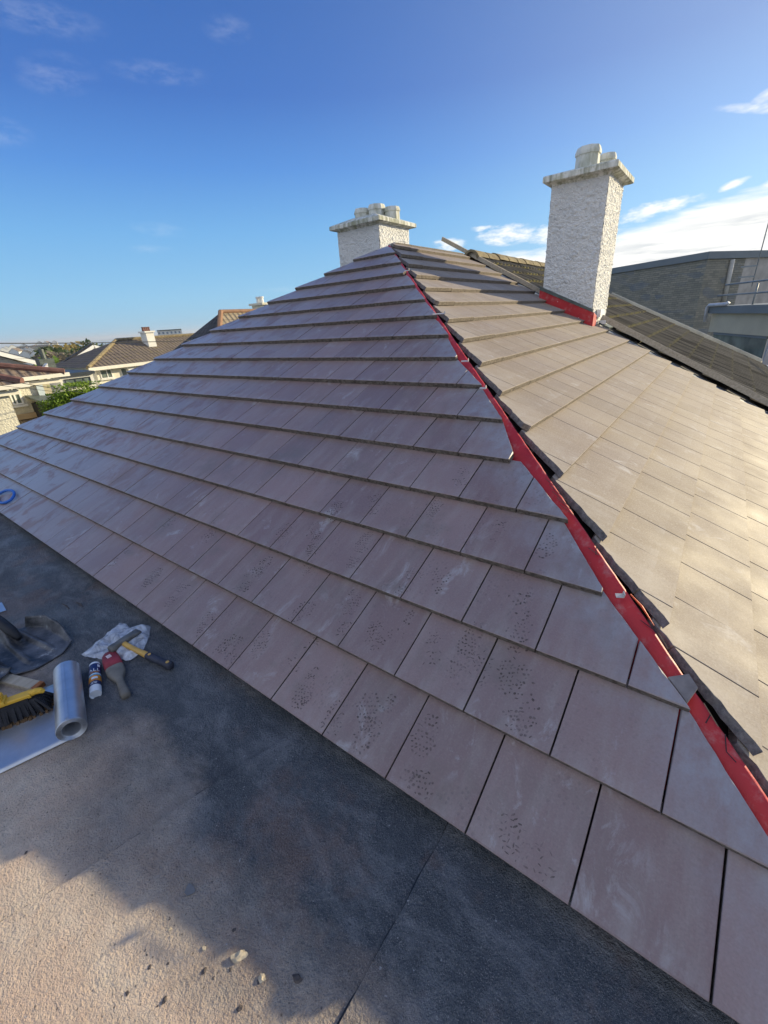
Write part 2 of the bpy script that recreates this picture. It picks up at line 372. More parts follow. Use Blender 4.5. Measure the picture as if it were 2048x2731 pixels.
def leaf_mat(name, a, b):
    m = Mat(name, .55, .3); gi = m.N('ShaderNodeNewGeometry')
    m.color(m.mix(gi.outputs['Random Per Island'], a, b)); m.b.inputs['Subsurface Weight'].default_value = 0
    tr = m.N('ShaderNodeBsdfTranslucent'); tr.inputs[0].default_value = tuple(k*1.3 for k in b)+(1,)
    mx = m.N('ShaderNodeMixShader'); mx.inputs[0].default_value = .3; out = m.nt.nodes['Material Output']
    m.L(m.b.outputs[0], mx.inputs[1]); m.L(tr.outputs[0], mx.inputs[2]); m.L(mx.outputs[0], out.inputs[0]); return m.m

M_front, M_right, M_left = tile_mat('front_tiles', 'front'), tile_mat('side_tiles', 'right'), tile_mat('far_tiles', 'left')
M_edge_s, M_cut_s = edge_mat('sun_paled_tile_edge', (.13, .108, .085), (.30, .26, .215)), edge_mat('jagged_cut_edge', (.10, .095, .092), (.26, .245, .235))  # side-slope copies: sun paled into the noses, shade darkened into the cut ends
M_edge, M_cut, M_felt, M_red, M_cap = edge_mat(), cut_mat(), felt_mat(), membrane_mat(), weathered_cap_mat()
M_under = plain('roof_underlay', (.03, .028, .028), .9)
M_rough = roughcast_mat('white_roughcast', (.80, .80, .79), .16, 48, .02)
M_render = roughcast_mat('cream_render', (.70, .67, .56), .35, 18, .02)
M_wallw = plain('white_painted_wall', (.74, .73, .68), .8, .07, 2, .2, 30)
M_whitep = plain('white_trim', (.80, .80, .78), .5, .05, 3, .05)
M_glass = glass_mat()
M_lead = plain('dark_lead_strip', (.10, .12, .11), .55, .3, 9, .3, 30)
M_timber = Mat('weathered_timber', .8, .3)
_v = M_timber.co('Object', (3, 3, 3)); M_timber.color(M_timber.mix(M_timber.mr(M_timber.noise(M_timber.co('Object', (40, 4, 40)), 1, 5), .3, .7), (.33, .28, .21), (.52, .45, .35))); M_timber.bump(M_timber.noise(M_timber.co('Object', (60, 6, 60)), 1, 4), .4, .004); M_timber = M_timber.m
M_zinc = Mat('zinc_sheet', .30, .5); _v = M_zinc.co(); M_zinc.color(M_zinc.mix(M_zinc.mr(M_zinc.noise(_v, 5, 6, .65), .35, .7), (.48, .50, .53), (.68, .70, .73))); M_zinc.b.inputs['Metallic'].default_value = .85; M_zinc.rough(M_zinc.mr(M_zinc.noise(_v, 9, 5), .3, .7, .32, .46)); M_zinc.bump(M_zinc.noise(_v, 6, 2), .10, .01); M_zinc = M_zinc.m
M_black = plain('black_rubber', (.018, .019, .022), .6, .3, 20, .2, 80)

# ------------------------------------------------------------------ tiled slopes
def clip(poly, n, d):                        # keep n.p <= d, polygon of (u,s)
    out = []
    for i in range(len(poly)):
        a, b = poly[i], poly[(i+1) % len(poly)]
        da = n[0]*a[0]+n[1]*a[1]-d; db = n[0]*b[0]+n[1]*b[1]-d
        if da <= 0: out.append(a)
        if da*db < 0:
            t = da/(da-db); out.append((a[0]+(b[0]-a[0])*t, a[1]+(b[1]-a[1])*t))
    return out
def tiled_slope(name, mats, parent, org, ux, us, rows, sfun, umin, umax, phase, clips, jag=.0, thick=.034, w=W, lifted=False):
    """courses of interlocking flat concrete tiles; clips(row) -> list of (n, d, is_cut) half planes in (u, s)"""
    org = Vector(org); ux = Vector(ux); us = Vector(us); un = ux.cross(us)
    if un.z < 0: un = -un
    flip = ux.cross(us).z < 0
    mb = MB(); rng = random.Random(name)
    for k in range(rows):
        s0 = sfun(k); s1 = sfun(k+1)+.035
        off = (0 if k % 2 == 0 else .5)*w+phase
        i0 = math.floor((umin-off)/w)-1; i1 = math.ceil((umax-off)/w)+1
        for i in range(i0, i1):
            gp = .0024 if lifted else .0026
            poly = [(off+i*w+gp, s0), (off+(i+1)*w-gp, s0), (off+(i+1)*w-gp, s1), (off+i*w+gp, s1)]
            poly = clip(clip(poly, (1, 0), umax), (-1, 0), -umin)
            cs = clips(k)
            for n, d, c in cs: poly = clip(poly, n, d) if len(poly) > 2 else poly
            if len(poly) < 3: continue
            area = abs(sum(poly[j][0]*poly[(j+1) % len(poly)][1]-poly[(j+1) % len(poly)][0]*poly[j][1] for j in range(len(poly))))/2
            if area < .002: continue
            # roughen cut edges
            iscut = lambda p: any(c and abs(n[0]*p[0]+n[1]*p[1]-d) < 1e-6 for n, d, c in cs)
            P = []; E = []
            for j in range(len(poly)):
                a, b = poly[j], poly[(j+1) % len(poly)]
                ce = any(c and abs(n[0]*a[0]+n[1]*a[1]-d) < 1e-6 and abs(n[0]*b[0]+n[1]*b[1]-d) < 1e-6 for n, d, c in cs)
                P.append(a); E.append(ce)
                if ce and jag > 0:
                    m = max(2, int(math.hypot(b[0]-a[0], b[1]-a[1])/.028))
                    for q in range(1, m):
                        t = q/m; P.append((a[0]+(b[0]-a[0])*t+rng.uniform(-jag, jag), a[1]+(b[1]-a[1])*t+rng.uniform(-jag, jag)*.5)); E.append(True)
            jt = .35 if lifted else 1; dz = rng.uniform(-.0012, .0012)*jt; tl = rng.uniform(-.004, .004)*jt; tu = rng.uniform(-.003, .003)*(.3 if lifted else 1); cu = poly[0][0]
            top = lambda p: .017+dz-(p[1]-s0)/G*thick*1.02+tl*(p[1]-s0)+tu*(p[0]-cu)+lift*max(0, 1-(p[1]-s0)/G)
            lift = .006 if lifted and any(E) else 0.0; cx = sum(p[0] for p in P)/len(P); cy = sum(p[1] for p in P)/len(P)
            b = .0022; n = len(P)
            def world(p, h): return org+ux*p[0]+us*p[1]+un*h
            inner = []
            for j, p in enumerate(P):
                l = math.hypot(cx-p[0], cy-p[1]) or 1; b_ = .0065 if (E[j] or E[j-1]) and not lifted else b
                inner.append((p[0]+(cx-p[0])/l*b_, p[1]+(cy-p[1])/l*b_))
            st = len(mb.v)
            mb.v += [world(p, top(p)) for p in inner]+[world(p, top(p)-(.0065 if (E[j] or E[j-1]) and not lifted else b*.8)) for j, p in enumerate(P)]+[world(p, top(p)-thick) for p in P]
            def add(f, mi, uvs):
                if flip: f = f[::-1]; uvs = uvs[::-1]
                mb.f.append(tuple(st+x for x in f)); mb.m.append(mi); mb.uv[len(mb.f)-1] = uvs
            add(list(range(n)), 0, inner)
            for j in range(n):
                j2 = (j+1) % n
                nose = abs(P[j][1]-s0) < 1e-6 and abs(P[j2][1]-s0) < 1e-6
                em = 1 if nose else (2 if E[j] else 1)
                add([n+j, n+j2, j2, j], 2 if E[j] else 0, [P[j], P[j2], inner[j2], inner[j]])
                add([2*n+j, 2*n+j2, n+j2, n+j], em, [P[j], P[j2], P[j2], P[j]])
            add(list(range(2*n, 3*n))[::-1], 1, P[::-1])
    return mb.build(name, mats, parent)

YV = 6.45                                    # verge of the new tiling at the party line
APX = (XR+XL)/2; AH = (XR-XL)/2              # apex of the hip end (x, and plan distance from eave)
house = thing('hip_roofed_house', 'house with newly tiled grey hip roof and red membrane along its open hip', 'house', (-3.9, 3.0, ZF))
nose_f = [.10, .105, .085, .12, .075, .15, .07, .055, .095, .05, .035, .045, .05, .04, .03, .02]
head_f = [.09, .081, .107, .089, .105, .065, .056, .09, .06, .05, .04, .05, .04, .04, .03, .02]
srow = lambda k: 0 if k == 0 else k*G+.006
srow_r = lambda k: k*G-.086
def cutline(s0, o0, o1, x0, sg):
    """half plane left of the cut through (x0 - C*s0 - o0, s0) and (x0 - C*(s0+G) - o1, s0+G), mirrored for sg < 0"""
    ua, ub = x0-C*s0-o0, x0-C*(s0+G)-o1
    n = (1.0, (ua-ub)/G); d = ua+n[1]*s0
    return n, d
def front_clip(k):
    n, d = cutline(srow(k), nose_f[k], head_f[k], XR, 1)
    return [(n, d, True), ((-1, C), -XL+.05, True)]
nose_r = [.060, .060, .056, .055, .060, .082, .064, .062, .076, .066, .058, .062, .054, .054, .046, .046, .046]
head_r = [.046, .046, .046, .046, .048, .06, .054, .052, .056, .052, .046, .05, .042, .042, .034, .034, .034]
def right_clip(k):
    s0 = srow_r(k); a, b = C*s0+nose_r[k], C*(s0+G)+head_r[k]; t = (b-a)/G
    return [((-1.0, t), t*s0-a, True), ((0, 1), AH/C+.02, False)]
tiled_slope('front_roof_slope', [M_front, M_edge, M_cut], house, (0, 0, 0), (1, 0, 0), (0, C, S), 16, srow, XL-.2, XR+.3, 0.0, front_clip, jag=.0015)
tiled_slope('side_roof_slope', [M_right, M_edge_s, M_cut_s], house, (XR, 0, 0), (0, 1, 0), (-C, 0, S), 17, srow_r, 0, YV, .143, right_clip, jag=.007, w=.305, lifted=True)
tiled_slope('rear_roof_slope', [M_left, M_edge, M_cut], house, (XL, 0, 0), (0, 1, 0), (C, 0, S), 17, srow, 0, YV, .1,
            lambda k: [((-1, C), -.06, True), ((0, 1), AH/C+.02, False)], jag=.004)
# underlay below the tiles, walls below the eaves
u = MB(); hh = -.08
def sl(x, y, z): return (x, y, z+hh)
zt = AH*T
for (e, wd) in ((0, 0),):
    u.face([sl(XL, 0, 0), sl(XR, 0, 0), sl(APX, AH, zt)]); u.face([sl(XR, 0, 0), sl(XR, YV, 0), sl(APX, YV, zt), sl(APX, AH, zt)]); u.face([sl(XL, YV, 0), sl(XL, 0, 0), sl(APX, AH, zt), sl(APX, YV, zt)])
u.build('roof_underlay', M_under, house)
w_ = MB(); w_.box(((XL+XR)/2, 3.35, -1.5), (XR-XL-.5, YV-.35, 2.7)); w_.build('wall', M_rough, house)
# red membrane over the hip
mb = MB(); E_ = [-.20, -.10, -.066, -.048, -.032, -.017, -.007, .002, .012, .10, .20]; D_ = [-.070, -.055, -.040, -.030, -.021, -.013, -.017, -.055, -.100, -.105, -.105]
NY = 420; rows_ = []
for i in range(NY+1):
    y = -.10+(AH+.10)*i/NY; row = []
    for e, d in zip(E_, D_):
        a = e/math.sqrt(2)
        wob = mnoise.noise(Vector((y*7, e*18, 3)))*.003+mnoise.noise(Vector((y*19+e*30, e*9, 1)))*.002+.004*max(0, mnoise.noise(Vector((y*30-e*60, 2, 8))))
        row.append(Vector((XR-y+a, y+a, T*(y-abs(a))+d+wob)))
    rows_.append(row)
nE = len(E_)
mb.shape([p for r in rows_ for p in r], [(i*nE+j, i*nE+j+1, (i+1)*nE+j+1, (i+1)*nE+j) for i in range(NY) for j in range(nE-1)])
for i_ in range(len(mb.f)): mb.m[i_] = 1 if i_ % (nE-1) >= 7 else 0  # membrane beyond the crest blackened to paint the shade of the open gap
memb = mb.build('hip_membrane', [M_red, M_under], house, smooth=True)
def hipp(y, e, d=-.004): a = e/math.sqrt(2); return Vector((XR-y+a, y+a, T*(y-abs(a))+d))
M_ink = plain('black_marker_ink', (.03, .012, .015), .6, .1, 5, 0)
mk = MB()
def stroke(a, b, wd=.0035):
    pa, pb = hipp(*a), hipp(*b); n = Vector((.3, -.3, 1)).normalized(); sd = (pb-pa).cross(n).normalized()*wd/2
    mk.face([pa-sd, pb-sd, pb+sd, pa+sd])
for a, b in (((1.035, -.042), (1.00, -.022)), ((1.03, -.010), (1.005, -.032)), ((.600, -.012), (.555, -.016)), ((.578, -.014), (.568, -.040)), ((.54, -.012), (.515, -.036)), ((.515, -.036), (.495, -.030)),
             ((1.30, -.03), (1.20, -.002)), ((1.27, -.035), (1.19, -.012)), ((1.24, -.035), (1.165, -.010)), ((1.21, -.04), (1.15, -.015)), ((1.33, -.03), (1.25, 0.0)), ((.80, -.03), (.755, -.004)), ((.755, -.004), (.72, -.008)), ((2.35, -.03), (2.30, 0)), ((2.32, -.035), (2.27, -.005)), ((2.29, -.035), (2.25, -.01)), ((1.5, -.03), (1.46, 0)), ((1.75, -.02), (1.73, 0))):
    mk = MB(); stroke(a, b); mk.build('marker_stroke', M_ink, memb)
# tile clips and an offcut showing at the open hip
M_clip = plain('pale_clip_plastic', (.55, .52, .50), .5, .1, 9, 0)
for (y, e, l, an) in ((3.62, -.03, .05, .4), (2.76, -.015, .11, .9), (2.18, -.05, .05, .3), (1.92, -.05, .04, .2), (.865, -.056, .026, .5)):
    b_ = MB(); p_ = hipp(y, e, .018); Mx = Matrix.Rotation(an, 3, 'Z') @ Matrix.Rotation(.35, 3, 'X')
    b_.box(p_, (l, .018, .003), Mx); b_.box(p_+Mx @ Vector((l*.5, 0, .008)), (.003, .018, .02), Mx); b_.build('tile_clip', M_clip, house)
b_ = MB(); pc = [hipp(.665, -.062, -.002), hipp(.652, -.010, .006), hipp(.622, -.012, .008), hipp(.608, -.058, .0)]
b_.prism(pc, (0, 0, 1), .008); b_.build('tile_offcut', plain('dusty_offcut', (.22, .195, .19), .8, .2, 30, .2), house)
b_ = MB(); b_.tube([hipp(.86, -.018, .012), hipp(.82, -.012, .016), hipp(.77, -.012, .012)], [.002, .004, .001], 6)
b_.build('membrane_tear', plain('orange_strip', (.75, .10, .03), .5, .1, 9, 0), memb)

# dried mud left by boot treads on the lower courses
M_mud = Mat('dried_mud', .9, .1); v_ = M_mud.co(); M_mud.color((.120, .096, .086))
_t = M_mud.N('ShaderNodeBsdfTransparent'); _x = M_mud.N('ShaderNodeMixShader'); M_mud.L(M_mud.mr(M_mud.noise(v_, 14, 6, .75), .36, .64, .0, .85), _x.inputs[0])
M_mud.L(_t.outputs[0], _x.inputs[1]); M_mud.L(M_mud.b.outputs[0], _x.inputs[2]); M_mud.L(_x.outputs[0], M_mud.nt.nodes['Material Output'].inputs[0]); M_mud = M_mud.m
front_obj = [o for o in house.children if o.name.startswith('front_roof_slope')][0]
def surf(u, s_):
    k = int((s_-.006)/G) if s_ > G else 0; s0 = srow(k); h = .017-(s_-s0)/G*.0347+.0022
    return Vector((u, s_*C-S*h, s_*S+C*h))
rgp = random.Random(8)
prints = [(626, 1713, 20), (700, 1690, 200), (790, 1760, 160), (838, 1800, 15), (800, 1880, 30), (985, 1860, 190), (930, 1630, 10), (1005, 1725, 25), (1060, 1690, 185), (830, 1615, 170), (685, 1530, 10), (650, 1565, 190), (838, 1432, 20), (765, 1400, 200), (960, 1465, 15), (1175, 1522, 190), (830, 1480, 5), (1158, 1750, 200), (880, 1958, 30), (1000, 1930, 170), (1240, 1735, 10), (1285, 1745, 200), (1390, 1600, 15), (1385, 1675, 190),
          (1400, 1865, 195), (1360, 1850, 20), (1120, 2000, 10), (1130, 2075, 190), (1390, 2310, 25), (1440, 2270, 205), (1100, 1540, 10), (560, 1640, 190), (480, 1570, 15), (420, 1520, 200), (545, 1440, 5), (460, 1375, 190), (1230, 1290, 15), (1160, 1330, 195), (1500, 1270, 10), (1000, 1330, 20), (905, 1345, 200), (1660, 1330, 10), (330, 1470, 15), (1620, 1480, 190), (740, 1905, 100), (600, 1730, 80), (1325, 1440, 20), (1440, 1480, 5)]
for pu, pv, an_ in prints:
    q = onp(pu, pv, (0, -S, C), 0); b = MB(); a = R(an_+rgp.uniform(-18, 18)); ca, sa = math.cos(a), math.sin(a); part = rgp.choice((0, 1, 1, 2)); fade = rgp.uniform(.45, 1.0); kind = rgp.random()
    for iy in range(-9, 10):
        for ix in range(-3, 4):
            lx, ly = ix*.0145+(.007 if iy % 2 else 0), iy*.0150
            wid = .046 if ly > 0 else .036
            if (part == 1 and ly < -.02) or (part == 2 and ly > .03): continue
            if (lx/wid)**2+((abs(ly)-.02)/.115)**2 > 1 or -.05 < ly < -.02: continue
            if rgp.random() > fade: continue
            w1, w2 = (.0052, .0036) if kind < .6 else (.0068, .0022); w1 *= rgp.uniform(.4, 1.35); w2 *= rgp.uniform(.45, 1.4); lx += rgp.uniform(-.003, .003); ly += rgp.uniform(-.003, .003); tw = (.6 if ix % 2 else -.6)+rgp.uniform(-.5, .5)
            ps = []
            for k in range(7):
                t = 2*math.pi*k/7; px_, py_ = w1*math.cos(t), w2*math.sin(t); px_, py_ = px_*math.cos(tw)-py_*math.sin(tw)+lx, px_*math.sin(tw)+py_*math.cos(tw)+ly
                uu_, ss_ = q.x+px_*ca-py_*sa, q.y/C+px_*sa+py_*ca; ps.append((uu_, ss_))
            if min(p[1] for p in ps) < .01 or len({int((p[1]-.006)/G) for p in ps}) > 1 or max(p[0] for p in ps) > XR-C*max(p[1] for p in ps)-.14: continue
            if any(abs((p[0]/W-(0 if int((p[1]-.006)/G) % 2 == 0 else .5)) % 1-.5) > .485 for p in ps): continue
            b.face([surf(*p) for p in ps])
    if len(b.f) > 3: b.build('boot_print', M_mud, front_obj)['kind'] = 'stuff'
# --------------------------------------------------- chimneys
def chimney(x0, x1, y0, y1, zb, zt, cap, pots, label):
    b = MB(); st = .016
    def side(a, bb, nrm):
        a = Vector(a); bb = Vector(bb); n = int((bb-a).length/st); mz = int((zt-zb)/st); nrm = Vector(nrm); base = len(b.v)
        for j in range(mz+1):
            for i in range(n+1):
                p = a.lerp(bb, i/n); p.z = zb+(zt-zb)*j/mz
                q = Vector((p.x, p.y, p.z))
                ed = min(1, min(i, n-i)/2)
                h = abs(mnoise.noise(q*31))*.033+mnoise.noise(q*60)*.007+mnoise.noise(q*6)*.004
                b.v.append(p+nrm*h*(.35+.65*ed))
        for j in range(mz):
            for i in range(n):
                b.f.append((base+j*(n+1)+i, base+j*(n+1)+i+1, base+(j+1)*(n+1)+i+1, base+(j+1)*(n+1)+i)); b.m.append(0)
    side((x0, y0, 0), (x1, y0, 0), (0, -1, 0)); side((x1, y0, 0), (x1, y1, 0), (1, 0, 0)); side((x1, y1, 0), (x0, y1, 0), (0, 1, 0)); side((x0, y1, 0), (x0, y0, 0), (-1, 0, 0))
    stack = b.build('chimney', M_rough, house, smooth=True); stack['label'] = label
    cx0, cx1, cy0, cy1, cz0, cz1, cz2 = cap
    b = MB(); t = .012
    ring = lambda ins, z: [(cx0+ins, cy0+ins, z), (cx1-ins, cy0+ins, z), (cx1-ins, cy1-ins, z), (cx0+ins, cy1-ins, z)]
    lv = [ring(.11, cz0-.03), ring(.085, cz0-.005), ring(.03, cz0), ring(0, cz0+t), ring(0, cz1-t), ring(t, cz1), ring(.30, cz2)]
    vs = [p for r in lv for p in r]
    b.shape(vs, [(i*4+k, i*4+(k+1) % 4, i*4+4+(k+1) % 4, i*4+4+k) for i in range(len(lv)-1) for k in range(4)]+[(3, 2, 1, 0), tuple(range(len(vs)-4, len(vs)))])
    b.build('chimney_cap', M_cap, stack)
    M_pot = M_cap_pot
    for (px, py, r, z0, z1, n) in pots:
        b = MB(); h = z1-z0
        b.lathe([(r*.96, 0), (r, h*.15), (r*.97, h*.66), (r*1.07, h*.68), (r*1.07, h*.80), (r*.93, h), (r*.74, h), (r*.70, h*.5)], n, (px, py, z0), off=math.pi/n)
        b.build('chimney_pot', M_pot, stack)
    return stack
m = Mat('lichen_pot_clay', .9, .2); v_ = m.co(); m.color(m.mix(m.mr(m.noise(m.co('Object', (9, 9, 3)), 1, 6, .65), .42, .64), (.72, .72, .66), (.42, .42, .32))); m.bump(m.noise(v_, 40, 4), .4, .008); M_cap_pot = m.m
ch_r = chimney(-2.49, -1.80, 6.14, 7.02, 1.0, 2.93, (-2.575, -1.69, 6.02, 7.10, 2.925, 3.005, 3.075), [(-2.17, 6.50, .15, 3.05, 3.31, 8), (-2.01, 6.84, .11, 3.05, 3.27, 8)], 'tall white roughcast chimney with red flashing at its foot and one broad pot')
ch_l = chimney(-6.29, -5.35, 6.14, 7.06, 1.0, 2.95, (-6.37, -5.25, 6.02, 7.17, 2.95, 3.025, 3.13), [(-6.01, 6.55, .145, 3.06, 3.29, 8), (-5.72, 6.60, .155, 3.06, 3.31, 8), (-5.47, 6.72, .14, 3.04, 3.25, 8)], 'squat white roughcast chimney behind the roof apex with three pots in a row')
# red apron round the foot of the near chimney, lead strip over it
zr = lambda x: (XR-x)*T
b = MB(); yy = 6.115
P = [(-2.53, yy, zr(-2.53)-.06), (-1.775, yy, zr(-1.775)-.06), (-1.775, yy, zr(-1.775)+.17), (-2.53, yy, zr(-2.53)+.11)]
b.prism(P, (0, 1, 0), .012)
P = [(-1.765, yy, zr(-1.765)-.08), (-1.765, yy+.20, zr(-1.765)-.08), (-1.765, yy+.20, zr(-1.765)+.12), (-1.765, yy, zr(-1.765)+.17)]
b.prism(P, (-1, 0, 0), .012)
b.build('chimney_apron', M_red, ch_r)
b = MB(); b.prism([(-2.53, yy-.012, zr(-2.53)+.105), (-1.78, yy-.012, zr(-1.78)+.165), (-1.78, yy-.012, zr(-1.78)+.20), (-2.53, yy-.012, zr(-2.53)+.15)], (0, 1, 0), .03); b.build('lead_strip', M_lead, ch_r)
b = MB(); b.box((-1.755, 6.47, zr(-1.75)+.16), (.05, .24, .10)); b.box((-1.72, 6.55, zr(-1.72)+.055), (.09, .16, .05)); b.build('white_block', M_whitep, ch_r)
b = MB(); b.box((-1.69, 6.62, zr(-1.69)+.025), (.16, .30, .02), Matrix.Rotation(TH, 3, 'Y')); b.build('slate_piece', M_lead, ch_r)

# party line: gap with dull metal lining, and battens standing beside it
M_gap = plain('grey_valley_lining', (.14, .17, .22), .5, .15, 4, .1)
b = MB()
for xa, xb in ((XR, -1.74), (-2.55, APX)):
    b.face([(xa, YV-.25, zr(xa)-.06), (xa, 6.93, zr(xa)-.06), (xb, 6.93, zr(xb)-.06), (xb, YV-.25, zr(xb)-.06)])
b.build('valley_lining', M_gap, house)
for lab, a, c_ in (('weathered batten running down the party line below the tall chimney', (-1.74, 6.50, zr(-1.74)+.11), (.5, 6.93, zr(.5)+.055)), ('weathered batten sticking up past the ridge at the party line', (-4.60, 6.98, zr(-4.60)+.0), (-2.58, 6.40, zr(-2.58)+.055))):
    t_ = thing('timber_batten', lab, 'batten', a, 0, 'battens along the party line')
    b = MB(); b.bar(a, c_, .03, .075 if c_[0] > 0 else .06, bev=.002); b.build('plank', M_timber, t_)

# ------------------------------------------------------------------ felt-covered flat roof
ext = thing('flat_roofed_extension', 'low extension with dark mineral-felt flat roof below the tiled slope', 'extension', (-3, -2, -2.85))
seams = [(-9.5, 0), (-7.6, 0), (-6.0, -.1), (-4.8, -.2), (-3.69, -.35), (-2.55, -.1), (-1.33, .265), (-.67, 0), (.42, 0), (1.5, 0), (4.5, 0)]
b = MB()
for i in range(len(seams)-1):
    (a0, b0), (a1, b1) = seams[i], seams[i+1]; ny = 110; nx = 14; base = len(b.v)
    for j in range(ny+1):
        y = -5+5.35*j/ny; yc = max(y, -1.3)
        xa = a0+b0*yc+mnoise.noise(Vector((i*7.3, y*6, 2)))*.010; xb = a1+b1*yc+.05
        for k in range(-1, nx+1):
            t = max(k, 0)/nx; x = xa+(xb-xa)*t
            wav = mnoise.noise(Vector((x*2.2, y*2.2, 0)))*.002+mnoise.noise(Vector((x*.8, y*.8, 5)))*.002
            lift = mnoise.noise(Vector((i*3.1, y*3, 7)))*.003
            b.v.append(Vector((x, y, ZF+wav+(-.004 if k < 0 else (.0085+lift)*(1-t)))))
        if j:
            n_ = nx+2; o0 = base+(j-1)*n_; o1 = base+j*n_
            for k in range(n_-1): b.f.append((o0+k, o0+k+1, o1+k+1, o1+k)); b.m.append(0)
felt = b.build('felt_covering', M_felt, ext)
M_bit = plain('seam_bitumen', (.018, .019, .022), .5, .3, 20, .4, 60)
for i in range(2, len(seams)-2):
    a0, b0 = seams[i]; b = MB(); vs = []; ny = 240
    for j in range(ny+1):
        y = -3.4+3.7*j/ny; yc = max(y, -1.3); x = a0+b0*yc+mnoise.noise(Vector((i*7.3, y*6, 2)))*.010
        wd = max(.0006, .0025+mnoise.noise(Vector((y*9, i, 3)))*.006+mnoise.noise(Vector((y*40, i, 6)))*.003)
        vs += [(x-wd-.001, y, ZF+.0035), (x+.002, y, ZF+.0060)]
    b.shape(vs, [(2*j, 2*j+1, 2*j+3, 2*j+2) for j in range(ny)]); b.build('lap_seam', M_bit, ext)
b = MB(); b.box((-2.5, -2.35, -1.48), (13.6, 5.2, 2.74)); b.build('wall', M_rough, ext)


# ------------------------------------------------------------------ tools and scraps lying on the felt
def local(o): return o
def toolmat(o, z=0): pass
# zinc roll with its unrolled end
p0 = Vector((-2.075, -.557, 0)); p1 = Vector((-2.475, -.439, 0)); ax = (p1-p0).normalized(); Rr = .053
roll = thing('zinc_flashing_roll', 'shiny roll of zinc flashing lying on its own unrolled end', 'metal roll', (p0.x, p0.y, ZF))
ang = math.atan2(ax.y, ax.x)
roll.rotation_euler = (0, 0, ang); Ln = (p1-p0).length
b = MB(); Mx = Matrix.Rotation(R(90), 3, 'Y'); n = 40
prof = [(.031, .006), (.0335, .001)]
for k in range(6): r_ = .0340+.0032*k; prof += [(r_, .001), (r_+.0016, -.0008), (r_+.0028, .0012), (r_+.0032, .004)]
prof += [(Rr, .0015), (Rr, Ln*.5), (Rr, Ln-.002), (Rr-.004, Ln+.001), (.031, Ln)]
vs = []
for r_, z in prof:
    for k in range(n):
        a = 2*math.pi*k/n; dent = 1+.02*mnoise.noise(Vector((math.cos(a), math.sin(a), z*5))) if r_ > .05 else 1
        vs.append(Mx @ Vector((r_*dent*math.cos(a), r_*dent*math.sin(a), z))+Vector((0, 0, Rr+.003)))
m_ = len(prof)
b.shape(vs, [(i*n+k, i*n+(k+1) % n, (i+1)*n+(k+1) % n, (i+1)*n+k) for i in range(m_-1) for k in range(n)]+[((m_-1)*n+k, (m_-1)*n+(k+1) % n, (k+1) % n, k) for k in range(n)])
o = b.build('rolled_sheet', M_zinc, roll, smooth=True, world_co=False)
es = o.modifiers.new('edges', 'EDGE_SPLIT'); es.split_angle = R(40)
b = MB(); b.lathe([(.0305, 0), (.0305, .01)], 24, (.26, 0, Rr+.003), Mx); b.build('core_shadow_plug', M_black, roll, world_co=False).name = 'bore_shade_disc'  # black disc added inside the coil to paint the shade of its bore
b = MB(); b.bar((.01, .0, Rr*2+.0042), (Ln-.01, .004, Rr*2+.0042), .012, .0015); b.build('loose_edge', M_zinc, roll, world_co=False)
b = MB(); nx, ny = 14, 30; vs = []
for i in range(nx+1):
    for j in range(ny+1):
        x = Ln*i/nx; t = j/ny; yv = 0.75*t
        vs.append((x, yv, .011+.010*max(0, t-.25)**2*2+mnoise.noise(Vector((x*4, yv*3, 1)))*.002*min(1, t*4)))
b.shape(vs, [(i*(ny+1)+j, i*(ny+1)+j+1, (i+1)*(ny+1)+j+1, (i+1)*(ny+1)+j) for i in range(nx) for j in range(ny)])
o = b.build('unrolled_sheet', M_zinc, roll, smooth=True, world_co=False); sm = o.modifiers.new('thickness', 'SOLIDIFY'); sm.thickness = .0014
E_side = None

# sealant cartridge
p0 = Vector((-2.232, -.417, 0)); p1 = Vector((-2.455, -.335, 0)); d = p1-p0
tube = thing('sealant_cartridge', 'white sealant cartridge with navy and orange label lying beside the zinc roll', 'sealant tube', (p0.x, p0.y, ZF), math.atan2(d.y, d.x))
r = .024; Mx = Matrix.Rotation(R(90), 3, 'Y')
M_wp = plain('white_plastic', (.78, .80, .82), .35, .04, 6, 0); M_navy = plain('navy_print', (.012, .022, .10), .35, .2, 9, 0); M_or = plain('orange_print', (.72, .28, .03), .35, .3, 30, 0); M_cy = plain('cyan_print', (.12, .45, .60), .35, .2, 9, 0)
b = MB(); b.lathe([(r*.80, .004), (r*.88, 0), (r*.98, 0), (r, .003), (r, .215), (r*.97, .220), (r*.5, .224), (.007, .228), (.006, .240)], 28, (0, 0, r), Mx); body = b.build('barrel', M_wp, tube, smooth=False, world_co=False)
def band(x0, x1, mat, nm, a0=0, a1=2*math.pi, rr=r+.0006):
    b = MB(); n = 28; vs = []
    for x in (x0, x1):
        for k in range(n+1):
            a = a0+(a1-a0)*k/n; vs.append((x, -math.sin(a)*rr, r+math.cos(a)*rr))
    b.shape(vs, [(k, k+1, n+2+k, n+1+k) for k in range(n)]); return b.build(nm, mat, tube, world_co=False, smooth=True)
lab = band(.045, .205, M_navy, 'printed_label')
for x0, x1, mt in ((.072, .112, M_or), (.114, .122, M_cy), (.122, .128, M_wp)):
    q = band(x0, x1, mt, 'print_band', rr=r+.0010); q.parent = lab
for (x0, x1, a0, a1, mt) in ((.085, .100, R(-20), R(40), M_wp), (.135, .140, R(-30), R(50), M_or), (.052, .056, R(-30), R(0), M_wp), (.052, .056, R(8), R(30), M_wp), (.060, .063, R(-25), R(35), M_wp), (.176, .195, R(40), R(70), M_wp)):
    q = band(x0, x1, mt, 'print_band', a0, a1, r+.0014); q.parent = lab
